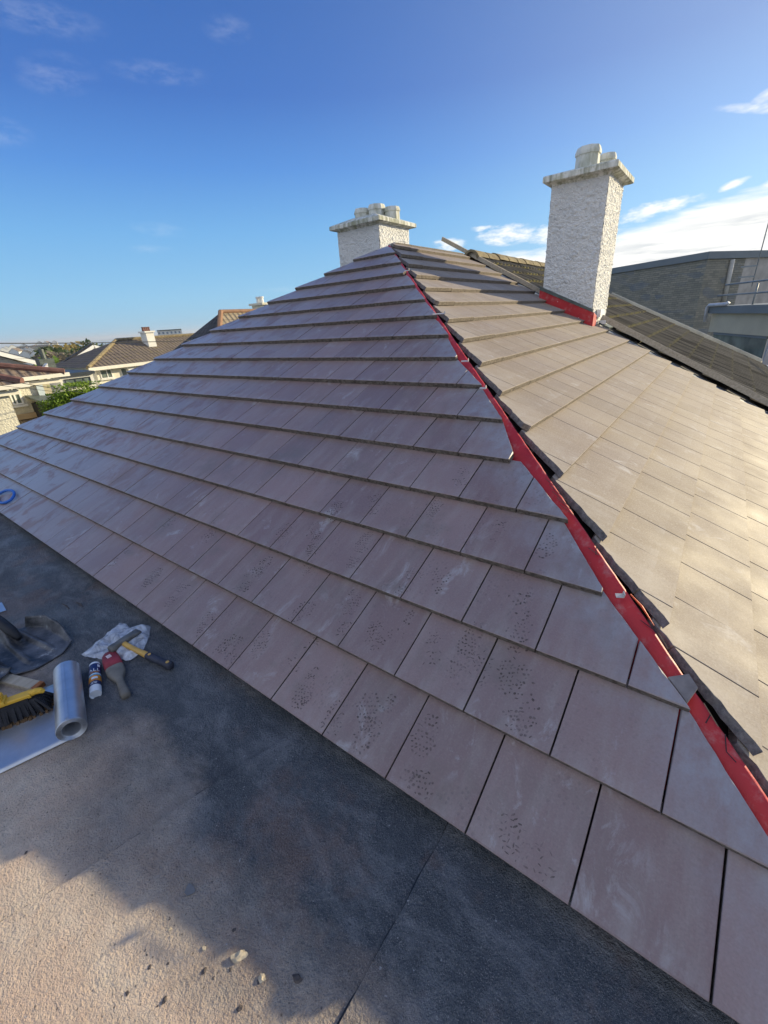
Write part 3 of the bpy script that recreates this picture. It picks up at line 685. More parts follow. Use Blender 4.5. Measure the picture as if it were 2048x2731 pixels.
# the one readable word on the label
tx = bpy.data.curves.new('label_word', 'FONT'); tx.body = 'ALL'; tx.size = .030; tx.align_x = 'CENTER'
tob = bpy.data.objects.new('label_word', tx); COL.objects.link(tob); dg = bpy.context.evaluated_depsgraph_get()
me = bpy.data.meshes.new_from_object(tob.evaluated_get(dg)); bpy.data.objects.remove(tob)
for v in me.vertices:
    X, Y = v.co.x, v.co.y; a = X/r+R(8); v.co = Vector((.144+Y, -math.sin(a)*(r+.0018), r+math.cos(a)*(r+.0018)))
me.materials.clear(); me.materials.append(M_wp); wo = bpy.data.objects.new('label_word', me); COL.objects.link(wo); wo.parent = lab

# lead dresser (flat faced beating tool)
p0 = Vector((-2.105, -.340, 0)); p1 = Vector((-2.475, -.262, 0)); d = p1-p0; Ld = d.length
dr = thing('lead_dresser', 'worn lead dresser with red painted blade and white sticker beside the hammer', 'hand tool', (p0.x, p0.y, ZF), math.atan2(d.y, d.x))
M_dw = plain('worn_grey_wood', (.17, .155, .13), .7, .3, 14, .3, 60); M_dr = plain('worn_red_paint', (.24, .03, .045), .6, .4, 12, .2)
sec = [(0, .017, .016, .020), (.008, .020, .018, .020), (.03, .020, .018, .021), (.09, .016, .015, .024), (.125, .017, .016, .026), (.155, .030, .016, .026), (.185, .038, .017, .026), (.24, .039, .018, .026), (.31, .038, .018, .026), (.35, .033, .017, .025), (.375, .022, .013, .022), (.382, .008, .006, .020)]
def loft(sec, mat, nm, par, n=16, pw=2.6, mi=None):
    b = MB(); vs = []
    for (x, wy, wz, zc) in sec:
        for k in range(n):
            a = 2*math.pi*k/n; ca, sa = math.cos(a), math.sin(a)
            vs.append((x, wy*math.copysign(abs(ca)**(2/pw), ca), zc+wz*math.copysign(abs(sa)**(2/pw), sa)))
    m = len(sec)
    b.shape(vs, [(i*n+k, i*n+(k+1) % n, (i+1)*n+(k+1) % n, (i+1)*n+k) for i in range(m-1) for k in range(n)]+[tuple(range(n))[::-1], tuple(range((m-1)*n, m*n))])
    return b.build(nm, mat, par, smooth=True, world_co=False)
loft(sec, M_dw, 'handle', dr)
loft([(.235, .0395, .0186, .026), (.31, .0386, .0186, .026), (.350, .0336, .0176, .0252), (.372, .0236, .0140, .0226)], M_dr, 'painted_blade', dr)
b = MB(); b.box((.318, .004, .0450), (.026, .020, .0012), Matrix.Rotation(.2, 3, 'Z')); b.build('sticker', plain('pale_sticker', (.72, .58, .56), .5, .2, 60, 0), dr, world_co=False)

# plastic bag under the hammer
bag_out = [(-2.60, -.345), (-2.645, -.24), (-2.70, -.115), (-2.655, -.095), (-2.60, -.10), (-2.575, -.07), (-2.545, -.038), (-2.508, -.029), (-2.45, -.065), (-2.39, -.109), (-2.355, -.145), (-2.335, -.18), (-2.335, -.215), (-2.355, -.235), (-2.395, -.245), (-2.44, -.27), (-2.489, -.305), (-2.54, -.33)]
bg = thing('plastic_bag', 'crumpled clear plastic bag under the hammer head', 'plastic bag', (-2.50, -.19, ZF))
b = MB(); cx, cy = -2.50, -.19; rings = 18; n = 90; vs = []
def lerp_out(t):
    q = t*len(bag_out); i = int(q) % len(bag_out); f = q-int(q); a, c_ = bag_out[i], bag_out[(i+1) % len(bag_out)]
    return a[0]+(c_[0]-a[0])*f, a[1]+(c_[1]-a[1])*f
def bagz(x, y, t):
    q = Vector((x*11, y*11, 0)); rd = 1-abs(mnoise.noise(q))*2; r2 = 1-abs(mnoise.noise(Vector((x*24, y*16, 4))))*2
    return .009+(1-t**3)*(.010+.016*max(0, rd)+.010*max(0, r2))*(1+1.2*max(0, min(1, (y+.12)/.08)))+.010*max(0, r2)*t
for i in range(rings+1):
    t = i/rings
    for k in range(n):
        ox, oy = lerp_out(k/n); x = cx+(ox-cx)*t; y = cy+(oy-cy)*t
        vs.append((x, y, ZF+max(.004, bagz(x, y, t))))
b.shape(vs, [(i*n+k, i*n+(k+1) % n, (i+1)*n+(k+1) % n, (i+1)*n+k) for i in range(rings) for k in range(n)])
m = Mat('clear_film', .22, .6); v_ = m.co(); m.color((.80, .84, .92)); m.bump(m.noise(v_, 55, 4), .5, .006)
tr = m.N('ShaderNodeBsdfTransparent'); tr.inputs[0].default_value = (.92, .94, 1, 1); mx = m.N('ShaderNodeMixShader')
m.L(m.mr(m.noise(m.co('Object', (1, 1.6, 1)), 13, 4, .6, 1.2), .34, .66, .30, .75), mx.inputs[0]); m.L(tr.outputs[0], mx.inputs[1]); m.L(m.b.outputs[0], mx.inputs[2]); m.L(mx.outputs[0], m.nt.nodes['Material Output'].inputs[0])
b.build('film', m.m, bg, smooth=True)

# hammer
p0 = Vector((-2.10, -.128, 0)); p1 = Vector((-2.475, -.195, 0)); d = p1-p0; Lh = d.length
ham = thing('hammer', 'brick hammer with yellow wooden shaft and black grip resting on a clear bag', 'hammer', (p0.x, p0.y, ZF+.004), math.atan2(d.y, d.x))
M_hw = plain('yellow_ash_wood', (.56, .34, .085), .5, .25, 10, .15, 40); M_hg = plain('dark_rubber_grip', (.035, .038, .055), .6, .25, 18, .2, 60); M_hh = plain('worn_steel', (.17, .165, .15), .55, .35, 18, .3, 60, .5)
loft([(0, .012, .016, .022), (.006, .019, .019, .022), (.025, .021, .019, .022), (.06, .0165, .016, .023), (.12, .0175, .016, .024), (.17, .018, .016, .026), (.176, .0165, .015, .026)], M_hg, 'grip', ham)
loft([(.17, .0155, .014, .026), (.22, .0135, .0125, .028), (.29, .0120, .0115, .032), (.36, .0125, .012, .041), (Lh+.004, .0125, .012, .044)], M_hw, 'shaft', ham)
for xx, rr in ((.155, .0075), (.022, .0085)):
    b = MB(); b.lathe([(rr, 0), (rr, .002), (rr*.55, .0025)], 14, (xx, 0, .0405)); b.build('yellow_stud', M_hw, ham, world_co=False)
hd_ = MB(); hx = Lh-.012
hsec = [(-.095, .026, .007, 0), (-.06, .023, .012, 0), (-.028, .018, .017, 0), (0, .019, .019, 0), (.025, .016, .017, 0), (.040, .019, .019, 0), (.062, .019, .019, 0), (.066, .016, .016, 0)]
vs = []; n = 12
for (y, wx, wz, zc) in hsec:
    for k in range(n):
        a = 2*math.pi*k/n; ca, sa = math.cos(a), math.sin(a)
        vs.append((hx+wx*math.copysign(abs(ca)**.6, ca), y, .046+wz*math.copysign(abs(sa)**.6, sa)))
hd_.shape([(x, y, z) for x, y, z in vs], [(i*n+(k+1) % n, i*n+k, (i+1)*n+k, (i+1)*n+(k+1) % n) for i in range(len(hsec)-1) for k in range(n)]+[tuple(range(n)), tuple(range((len(hsec)-1)*n, len(hsec)*n))[::-1]])
hd = hd_.build('head', M_hh, ham, smooth=True, world_co=False)

# shovel, only its blade and socket inside the frame
sh = thing('shovel', 'dirty black ribbed shovel lying flat above the timber offcut', 'shovel', (-2.70, -.455, ZF), R(8+180))
M_sh = Mat('black_shovel_steel', .42, .5); v_ = M_sh.co(); c = M_sh.mix(M_sh.mr(M_sh.noise(v_, 9, 6, .7), .42, .62), (.025, .027, .030), (.12, .12, .125)); c = M_sh.mix(M_sh.math('MULTIPLY', M_sh.mr(M_sh.noise(v_, 20, 6, .7), .60, .70), .7), c, (.42, .42, .42)); M_sh.color(c); M_sh.bump(M_sh.noise(v_, 30, 5), .4, .006); M_sh = M_sh.m
b = MB(); nx, ny = 44, 44; vs = []
for i in range(nx+1):
    x = .42*i/nx; t = i/nx
    hw = .135+.022*min(1, t*3)-(.06*max(0, t-.75)/.25)
    fr = .0
    for j in range(ny+1):
        s_ = -1+2*j/ny; y = hw*s_
        xx = x+.045*max(0, abs(s_)-.45)/.55*(1-t) if t < .6 else x+.018*(1-t)/.4*max(0, abs(s_)-.45)/.55
        z = .006+.012*t+.055*max(0, abs(s_)-.80)/.2*min(1, t*2.2)+.012*abs(s_)**2
        rib = 0
        for c0 in (-.38, .38):
            c1 = c0*(1-.45*t); rib = max(rib, math.exp(-((s_-c1)/.07)**2))
        z += .017*rib*max(0, min(1, (t-.10)*5))
        z += .075*max(0, t-.72)/.28*math.exp(-(s_/.33)**2)
        vs.append((xx, y, z))
b.shape(vs, [(i*(ny+1)+j, i*(ny+1)+j+1, (i+1)*(ny+1)+j+1, (i+1)*(ny+1)+j) for i in range(nx) for j in range(ny)])
o = b.build('blade', M_sh, sh, smooth=True, world_co=False); sm = o.modifiers.new('thickness', 'SOLIDIFY'); sm.thickness = .004
b = MB(); b.tube([(.29, 0, .050), (.36, 0, .078), (.46, 0, .105), (.62, 0, .12)], [.014, .026, .026, .024], 14); b.build('socket', M_black, sh, smooth=True, world_co=False)
b = MB(); b.tube([(.60, 0, .119), (1.3, 0, .10), (1.6, 0, .05)], .019, 12); b.build('shaft', M_timber, sh, smooth=True, world_co=False)

# second blade overlapping: a folded black dustpan-like tray
tr_ = thing('black_tray', 'dusty black plastic tray half under the shovel at the frame edge', 'tray', (-2.84, -.70, ZF), R(28))
b = MB(); vs = []; n = 20
for i in range(n+1):
    for j in range(n+1):
        x = -.16+.30*i/n; y = -.12+.17*j/n; z = .035+.05*max(0, abs(y+.035)/.085-.7)+.012*math.sin(x*9)+mnoise.noise(Vector((x*8, y*8, 3)))*.008
        vs.append((x, y, z))
b.shape(vs, [(i*(n+1)+j, (i+1)*(n+1)+j, (i+1)*(n+1)+j+1, i*(n+1)+j+1) for i in range(n) for j in range(n)])
o = b.build('pan', M_sh, tr_, smooth=True, world_co=False); sm = o.modifiers.new('thickness', 'SOLIDIFY'); sm.thickness = .006; sm.offset = -1

# timber offcut with an orange sawn end
p0 = Vector((-2.530, -.548, 0)); p1 = Vector((-2.82, -.655, 0)); d = p1-p0
tm = thing('timber_offcut', 'short flat timber offcut with a reddish sawn end below the shovel', 'wood offcut', (p0.x, p0.y, ZF), math.atan2(d.y, d.x))
b = MB(); b.box((.20, 0, .011), (.40, .050, .022), bev=.002); b.build('board', M_timber, tm, world_co=False)
b = MB(); b.box((-.001, 0, .011), (.004, .047, .019)); b.box((.012, 0, .0222), (.026, .047, .0012)); b.build('sawn_end', plain('reddish_sawn_wood', (.34, .12, .035), .7, .4, 40, .2), tm, world_co=False)

# broom head, bristles down
p1 = Vector((-2.337, -.607, 0)); p0 = Vector((-2.405, -.745, 0))
bh = thing('broom', 'yellow broom head with black bristles standing on the unrolled zinc sheet', 'broom', (-2.42, -.665, ZF), R(66))
M_y = plain('yellow_plastic', (.70, .42, .045), .45, .08, 8, .05); M_br = plain('black_bristle', (.014, .015, .020), .7, .4, 60, .3, 200); M_bt = plain('brown_bristle_tip', (.10, .055, .022), .8, .4, 60, .3, 200)
b = MB(); b.box((-.12, 0, .098), (.40, .040, .022), bev=.004)
b.tube([(.075, 0, .098), (.095, 0, .102), (.112, 0, .097), (.122, 0, .086)], [.014, .014, .013, .008], 10)
b.build('head_bar', M_y, bh, world_co=False)
b = MB(); b.box((-.03, 0, .112), (.048, .052, .018), bev=.003); b.box((-.03, -.008, .140), (.030, .020, .050), Matrix.Rotation(.25, 3, 'X'), bev=.003); b.box((-.03, .008, .128), (.036, .022, .034), bev=.003); b.build('handle_bracket', M_y, bh, world_co=False)
b = MB(); rg = random.Random(2)
for i in range(48):
    for j in range(6):
        x = -.31+.40*i/47; y = -.024+.048*j/5
        sx = x*1.05+rg.uniform(-.006, .006)+(.035 if x > .06 else 0)*(x-.06)/.03; sy = y*1.9+rg.uniform(-.008, .008)
        w2 = .0048
        b.shape([(x-w2, y-w2, .09), (x+w2, y-w2, .09), (x+w2, y+w2, .09), (x-w2, y+w2, .09), (sx-w2*1.2, sy-w2, .022), (sx+w2*1.2, sy-w2, .022), (sx+w2*1.2, sy+w2, .022), (sx-w2*1.2, sy+w2, .022)],
                [(0, 1, 5, 4), (1, 2, 6, 5), (2, 3, 7, 6), (3, 0, 4, 7)])
b.box((-.115, 0, .060), (.37, .064, .07)); b.build('bristles', M_br, bh, world_co=False)
b = MB()
for i in range(48):
    for j in range(6):
        x = -.31+.40*i/47; y = -.024+.048*j/5
        sx = x*1.05+rg.uniform(-.006, .006)+(.035 if x > .06 else 0)*(x-.06)/.03; sy = y*1.9+rg.uniform(-.008, .008); w2 = .0048; ex = sx*1.03; ey = sy*1.25
        b.shape([(sx-w2*1.2, sy-w2, .024), (sx+w2*1.2, sy-w2, .024), (sx+w2*1.2, sy+w2, .024), (sx-w2*1.2, sy+w2, .024), (ex-w2, ey-w2, .004), (ex+w2, ey-w2, .004), (ex+w2, ey+w2, .004), (ex-w2, ey+w2, .004)],
                [(0, 1, 5, 4), (1, 2, 6, 5), (2, 3, 7, 6), (3, 0, 4, 7), (4, 5, 6, 7)])
b.build('bristle_tips', M_bt, bh, world_co=False)

# blue hose end on the bottom course far left
b = MB(); hc = Vector((-5.62, .115, .075))
b.tube([hc+Vector((math.cos(a)*.17, math.sin(a)*.075*C, math.sin(a)*.075*S+.012)) for a in [R(q) for q in range(-150, 151, 15)]]+[hc+Vector((-.4, -.15, -.08)), hc+Vector((-1.2, -.3, -.115))], .013, 8)
tag(b.build('blue_hose', plain('blue_hose_plastic', (.02, .13, .50), .4, .1, 5, 0), None, smooth=True), 'loop of bright blue hose on the lowest tiles at the frame edge', 'hose')

# crumbs of mortar, tile chips, scraps
def chip(x, y, s_, mat, label, name='stone_chip', cat='stone chip', group=None, seed=0, el=1.4, rz=0):
    rg = random.Random(seed); bm = bmesh.new(); bmesh.ops.create_icosphere(bm, subdivisions=2, radius=1)
    for v in bm.verts:
        f = 1+.55*mnoise.noise(v.co*1.3+Vector((seed*3.1, 0, 0)))+.28*mnoise.noise(v.co*3.3+Vector((0, seed, 0)))
        v.co = Vector((v.co.x*s_*el*f, v.co.y*s_*f, max(-.35, v.co.z)*s_*.8*f))
    me = bpy.data.meshes.new(name); bm.to_mesh(me); bm.free(); me.materials.append(mat)
    o = bpy.data.objects.new(name, me); COL.objects.link(o); o.location = (x, y, ZF+.35*s_); o.rotation_euler = (0, 0, rz)
    return tag(o, label, cat, group)
M_chip = plain('pale_mortar', (.50, .42, .30), .9, .3, 60, .4, 90); M_dark = plain('dark_tile_chip', (.09, .075, .07), .9, .3, 60, .4, 90)
q = PZ(640, 2552, ZF); chip(q.x, q.y, .0115, M_chip, 'largest pale mortar lump casting a long shadow at the sunlit edge', 'mortar_lump', 'mortar lump', None, 1, 1.9, 1.0)
q = PZ(793, 2612, ZF); chip(q.x, q.y, .0085, M_dark, 'brown tile chip in shade near the bottom edge', 'tile_chip', 'tile chip', None, 4, 1.5, .3)
q = PZ(700, 2610, ZF); chip(q.x, q.y, .008, M_chip, 'small pale lump between the big lump and the brown chip', 'mortar_lump', 'mortar lump', None, 9, 1.2, .3)
q = PZ(507, 2378, ZF)
b = MB(); pts = [(q.x+.015*math.cos(a)*(1+.3*math.sin(3*a)), q.y+.015*math.sin(a)*(1+.2*math.cos(2*a)), ZF+.006) for a in [R(i*30) for i in range(12)]]
b.prism(pts, (0, 0, 1), .003); tag(b.build('roofing_scrap', plain('pale_grey_scrap', (.15, .15, .155), .8, .2, 30, .2)), 'flat pale grey scrap lying in shade just above the sunlit patch', 'scrap')
crumbs = [(198, 2485), (290, 2395), (428, 2465), (420, 2452), (412, 2460), (368, 2462), (345, 2391), (380, 2381), (447, 2392), (456, 2400), (416, 2417), (280, 2520), (236, 2517), (302, 2540), (350, 2530), (362, 2595), (448, 2572), (470, 2612), (520, 2510), (545, 2530), (560, 2545), (575, 2520), (310, 2587), (190, 2590), (80, 2525), (40, 2580), (8, 2605), (48, 2712), (420, 2685), (523, 2660), (500, 2725), (600, 2700), (690, 2618), (690, 2660), (90, 2450), (140, 2425), (70, 2275), (14, 2217), (450, 2355), (545, 2590), (555, 2555), (535, 2560), (230, 2640), (130, 2650), (640, 2690), (270, 2690), (400, 2580), (330, 2500), (160, 2560), (250, 2465), (385, 2500), (610, 2640), (570, 2610), (340, 2650), (390, 2640)]
rg = random.Random(11)
crumbs += [(rg.uniform(120, 700)+rg.uniform(-120, 0), rg.uniform(2400, 2725)) for _ in range(45)]
proto = chip(0, 0, .0075, M_dark, None, 'tile_crumb', None, None, 3); COL.objects.unlink(proto)
protos = [proto.data]
for sd in (5, 6):
    pq = chip(0, 0, .0075, M_chip if sd == 6 else M_dark, None, 'tile_crumb', None, None, sd); protos.append(pq.data); bpy.data.objects.remove(pq)
bpy.data.objects.remove(proto)
for u_, v_2 in crumbs:
    q = PZ(u_, v_2, ZF); o = bpy.data.objects.new('tile_crumb', protos[rg.choice((0, 0, 1, 1, 1, 0, 2))]); COL.objects.link(o); k = rg.choice((.22, .26, .3, .36, .42, .55, .7))
    o.location = (q.x, q.y, ZF+.003*k); o.scale = (k, k, k*.9); o.rotation_euler = (0, 0, rg.uniform(0, 6))
    tag(o, 'small gritty crumb scattered on the sunlit felt', 'crumb', 'crumbs scattered on the felt roof')
for (u_, v_2, ln, lab) in ((215, 1615, .05, 'dark twig lying on the felt above the shovel'), (178, 1620, .06, 'thin brown splinter beside the felt seam above the shovel')):
    q = PZ(u_, v_2, ZF); b = MB(); b.tube([(q.x-ln, q.y-.004, ZF+.008), (q.x, q.y+.003, ZF+.010), (q.x+ln*.8, q.y, ZF+.008)], [.002, .004, .002], 6); tag(b.build('wood_splinter', M_dark), lab, 'splinter')
b = MB(); q = PZ(4, 1632, ZF); b.prism([(q.x-.12, q.y-.03, ZF+.012), (q.x+.02, q.y-.035, ZF+.012), (q.x+.035, q.y+.02, ZF+.012), (q.x-.10, q.y+.03, ZF+.012)], (0, 0, 1), .003)
tag(b.build('zinc_scrap', M_zinc), 'small bright zinc offcut on the felt left of the shovel', 'metal scrap')

# ------------------------------------------------------------------ the attached neighbour's old roof
nb = thing('attached_old_house', 'attached neighbour house with mossy old ribbed tile roof beyond the batten', 'house', (-3.9, 10, ZF))
m = Mat('old_ribbed_tiles', .9, .2); uv = m.co('UV'); uu, vv, _ = m.sep(uv)
c = m.mix(m.N('ShaderNodeNewGeometry').outputs['Random Per Island'], (.100, .086, .064), (.150, .128, .094))
c = m.mix(m.mr(m.noise(uv, 2.2, 6, .65), .35, .7), c, (.15, .13, .10))
gr = m.noise(m.co('UV', (9, .5, 1)), 1, 3, .6)
c = m.mix(m.math('MULTIPLY', m.mr(gr, .52, .60), .75), c, (.028, .024, .020))
c = m.mix(m.math('MULTIPLY', m.mr(m.noise(m.co('UV', (7, .6, 1), (0, 0, 0), (3, 5, 0)), 1, 3, .6), .56, .64), .6), c, (.24, .21, .16))
fr = m.math('FRACT', m.math('DIVIDE', m.math('ADD', vv, .02), .335))
edge = m.math('MAXIMUM', m.mr(fr, .12, .03), m.mr(fr, .93, 1.0))
mossm = m.math('MULTIPLY', m.mr(m.noise(uv, 4.0, 7, .75), .40, .55), edge)
c = m.mix(m.math('MULTIPLY', mossm, m.mr(vv, .4, 3.0, .30, 1.)), c, (.23, .195, .075)); m.color(c); m.bump(m.noise(uv, 40, 5, .7), .6, .01); M_old = m.m
b = MB(); rows = 15; gau = .335
vy = lambda x: 12.45+.48*x
for k in range(-1, rows):
    s0 = k*gau-.02; s1 = s0+gau+.06; per = .165
    for tcol in range(18):
        ya = 6.93+tcol*.33+(.165 if k % 2 else 0); yb = min(ya+.326, vy(XR-s0*C)-.02)
        if yb-ya < .05: continue
        n = max(2, round((yb-ya)/.02)); per = (yb-ya)/max(1, round((yb-ya)/.165)); base = len(b.v); pts_ = []
        for s_, hh_ in ((s0, -.02), (s0, .020), (s1, -.008)):
            for j in range(n+1):
                y = ya+(yb-ya)*j/n; r_ = .030*max(0, math.sin(2*math.pi*(y-ya)/per)) if hh_ != -.02 else 0
                h = hh_+r_; x = XR-s_*C+S*h; b.v.append(Vector((x, y, s_*S+C*h))); pts_.append((y, s_))
        for q_ in range(2):
            for j in range(n):
                f = (base+q_*(n+1)+j, base+q_*(n+1)+j+1, base+(q_+1)*(n+1)+j+1, base+(q_+1)*(n+1)+j)
                b.f.append(f); b.m.append(0); b.uv[len(b.f)-1] = [pts_[i-base] for i in f]
b.build('ribbed_tile_roof', M_old, nb)
b = MB(); b.face([(XR+.1, 6.9, -.10), (XR+.1, 12.6, -.10), (APX, 12.6, AH*T-.05), (APX, 6.9, AH*T-.05)]); b.face([(XL, 6.45, -.05), (APX, 6.45, AH*T-.05), (APX, 12, AH*T-.05), (XL, 12, -.05)]); b.build('roof_underlay', M_under, nb)
M_rt = Mat('old_ridge_tile', .9, .2); v_ = M_rt.co(); M_rt.color(M_rt.mix(M_rt.mr(M_rt.noise(v_, 6, 6, .7), .4, .65), (.17, .135, .085), (.30, .25, .15))); M_rt.bump(M_rt.noise(v_, 40, 4), .5, .01); M_rt = M_rt.m
for k in range(11):
    y0 = 6.72+k*.45; b = MB(); vs = []; zz = AH*T+.085+mnoise.noise(Vector((k*1.7, 0, 0)))*.014
    prof = [(-.15, -.115), (-.12, -.06), (-.06, -.012), (0, .005), (.06, -.012), (.12, -.06), (.15, -.115)]
    for y, e_ in ((y0, .006), (y0+.42, 0), (y0+.445, -.012)):
        for px, pz in prof: vs.append((APX+px*(1+e_*4), y, zz+pz+e_))
    for px, pz in prof: vs.append((APX+px*.8, y0, zz+pz-.03))
    b.shape(vs, [(r_*7+i, r_*7+i+1, r_*7+8+i, r_*7+7+i) for r_ in range(2) for i in range(6)]+[(21+i, 22+i, i+1, i) for i in range(6)])
    b.build('ridge_tile', M_rt, nb)
b = MB(); b.box(((XL+XR)/2, 9.55, -1.5), (XR-XL-.5, 5.4, 2.7)); b.build('wall', M_rough, nb)
a_ = PY(1630, 784, 12.6); c_ = PY(2030, 962, 13.0)
b = MB(); b.bar(a_, c_, .10, .075, bev=.01); b.bar(a_-Vector((0, -.02, .16)), c_-Vector((0, -.02, .16)), .03, .20); b.build('verge_board', plain('pale_verge_board', (.55, .52, .43), .8, .2, 4, .2), nb)
b = MB(); b.bar((XR+.16, 6.9, -.09), (XR+.16, 12.9, -.09), .10, .09, bev=.02); b.build('gutter', M_whitep, nb)

# ------------------------------------------------------------------ stone-faced building and its annex on the right
m = Mat('coursed_grey_stone', .9, .2); uv = m.co('UV')
br = m.N('ShaderNodeTexBrick'); m.L(uv, br.inputs['Vector']); br.inputs['Scale'].default_value = 1; br.inputs['Brick Width'].default_value = .42; br.inputs['Row Height'].default_value = .115; br.inputs['Mortar Size'].default_value = .010; br.offset = .37
br.inputs['Color1'].default_value = (.21, .21, .18, 1); br.inputs['Color2'].default_value = (.32, .305, .25, 1); br.inputs['Mortar'].default_value = (.17, .17, .15, 1)
c = m.mix(m.math('MULTIPLY', m.mr(m.vor(m.co('UV', (1.1, 3.2, 1)), 1, out='Color'), .6, .8), .6), br.outputs['Color'], (.15, .185, .23))
c = m.mix(m.math('MULTIPLY', m.mr(m.noise(uv, 1.1, 5), .45, .7), .35), c, (.36, .34, .27))
m.color(c); m.bump(m.math('ADD', br.outputs['Fac'], m.math('MULTIPLY', m.noise(uv, 9, 4), -1.2)), .8, .03); M_stone = m.m
M_par = plain('grey_blue_parapet', (.17, .20, .22), .6, .08, 1, .05); M_beige = plain('beige_render', (.50, .47, .36), .9, .10, .9, .2, 25); M_pink = plain('dull_render', (.42, .395, .36), .9, .22, 1.6, .2, 25)
cor = PD(1892, 671, 33); zt = cor.z
lf = PZ(1641, 714, zt); rt = PZ(1988, 669, zt)
dl = (lf-cor); dl.z = 0; dl.normalize(); dr_ = (rt-cor); dr_.z = 0; dr_.normalize()
sb = thing('stone_building', 'large grey stone-faced building with blue-grey parapet behind the tall chimney', 'building', (cor.x, cor.y, -3))
def wall_uv(b, a, c, z0, z1, mi=0):
    ln = (Vector((c.x-a.x, c.y-a.y, 0))).length
    b.face([(a.x, a.y, z0), (c.x, c.y, z0), (c.x, c.y, z1), (a.x, a.y, z1)], mi, [(0, z0), (ln, z0), (ln, z1), (0, z1)])
pl_ = cor+dl*40; pr_ = cor+dr_*3.1; pr2 = cor+dr_*24; inn = Vector((dl.x+dr_.x, dl.y+dr_.y, 0)).normalized()
b = MB(); wall_uv(b, pl_, cor, -3, zt-.30); wall_uv(b, cor, pr_, -3, zt-.30); b.build('stone_facing', M_stone, sb)
b = MB(); far_ = pl_+dr_*14
b.face([(pr_.x, pr_.y, -3), (pr2.x, pr2.y, -3), (pr2.x, pr2.y, zt-.3), (pr_.x, pr_.y, zt-.3)]); b.face([(pr2.x, pr2.y, -3), (far_.x, far_.y, -3), (far_.x, far_.y, zt-.3), (pr2.x, pr2.y, zt-.3)]); b.build('rendered_wall', M_pink, sb)
b = MB(); up = Vector((0, 0, 1)); ol = -dr_*.10; orr = -dl*.10
oc = cor+ol+orr
b.prism([Vector((q.x, q.y, zt-.36)) for q in (pl_+ol, oc, cor+dr_*5.6+orr, cor+dr_*5.6-orr*6, cor-ol*6-orr*6, pl_-ol*6)], up, .36)
b.prism([Vector((q.x, q.y, zt-.42)) for q in (cor+dr_*5.6+orr, pr2+orr, pr2-orr*6, cor+dr_*5.6-orr*6)], up, .34)
b.prism([Vector((q.x, q.y, zt-.42)) for q in (cor-ol*3-orr*3, pr2-orr*3, far_, pl_-ol*3)], up, .05)
b.build('parapet', M_par, sb)
# downpipe on the recess
def on_wall(u, v, off=0.06):
    n = Vector((-dr_.y, dr_.x, 0));
    if n.dot(CAM-cor) < 0: n = -n
    q = onp(u, v, n, n.dot(cor)+off); return q
M_pipe = plain('grey_downpipe', (.42, .42, .40), .5, .1, 4, .05)
b = MB(); b.tube([on_wall(1954, 692, .1), on_wall(1929, 808, .1)], .12, 10); b.build('downpipe', M_pipe, sb, smooth=True)
# annex
fl = PD(1888, 826, 27); fr_ = PZ(2048, 823, fl.z); da = fr_-fl; da.z = 0; da.normalize(); na = Vector((-da.y, da.x, 0))
if na.dot(CAM-fl) > 0: na = -na          # na points away from the camera
an = thing('annex', 'flat-roofed annex with blue-grey fascia and windows in front of the stone building', 'annex', (fl.x, fl.y, -3))
zf = fl.z; L_ = 20
def an_pt(u, v, off=0): return onp(u, v, na, na.dot(fl)+off)
zb_ = an_pt(1960, 836).z; zt_ = an_pt(1960, 815).z
q0 = fl; q1 = fl+da*L_
b = MB(); b.prism([Vector((q.x, q.y, zb_)) for q in (q0, q1, q1+na*3.0, q0+na*3.0)], up, zt_-zb_); b.build('roof_fascia', M_par, an)
zw = an_pt(1960, 892).z
b = MB(); b.prism([Vector((q.x, q.y, zw)) for q in (q0+na*.18+da*.1, q1+na*.18, q1+na*2.6, q0+na*2.6+da*.1)], up, zb_-zw); b.prism([Vector((q.x, q.y, -3)) for q in (q0+na*.5+da*.1, q1+na*.5, q1+na*2.6, q0+na*2.6+da*.1)], up, zw+3-1.4); b.build('wall', M_beige, an)
ww = .0
for i, (ua, ub) in enumerate(((1900, 1935), (1935, 1968), (1968, 2004), (2004, 2046))):
    A = an_pt(ua, 905, .25); B_ = an_pt(ub, 905, .25); z0 = zw-1.5; b = MB()
    fw = MB()
    fw.bar((A.x, A.y, z0), (A.x, A.y, zw), .08, .08); fw.bar(A+Vector((0, 0, zw-.05-A.z)), B_+Vector((0, 0, zw-.05-B_.z)), .07, .10)
    w1 = fw.build('window', M_par, an)
    b.face([(A.x, A.y, z0), (B_.x, B_.y, z0), (B_.x, B_.y, zw), (A.x, A.y, zw)]); b.build('pane', M_glass, w1)
b = MB(); P1 = an_pt(2040, 1000, .15); b.box((P1.x+.1, P1.y, (zw-3)/2), (.55, .5, zw+3)); b.build('pillar', plain('pale_pillar', (.45, .45, .47), .8, .1, 2, .1), an)
b = MB(); b.tube([an_pt(1943, 806, -.02), an_pt(1938, 811, -.05), an_pt(1892, 814, -.08), an_pt(1886, 820, -.10), an_pt(1879, 858, -.10)], .075, 8); b.build('overflow_pipe', plain('light_grey_pipe', (.50, .53, .58), .4, .1, 4, 0), an, smooth=True)
rl = thing('roof_railing', 'thin grey guard rail on the annex flat roof', 'railing', (fl.x, fl.y, zt_)); M_gal = plain('galvanised_tube', (.22, .25, .27), .5, .1, 5, 0)
for k, vL in enumerate(((1914, 789), (1935, 760))):
    A = an_pt(*vL, .4); B_ = A+da*15; b = MB(); b.tube([A, B_], .035, 8); b.build('rail', M_gal, rl, smooth=True)
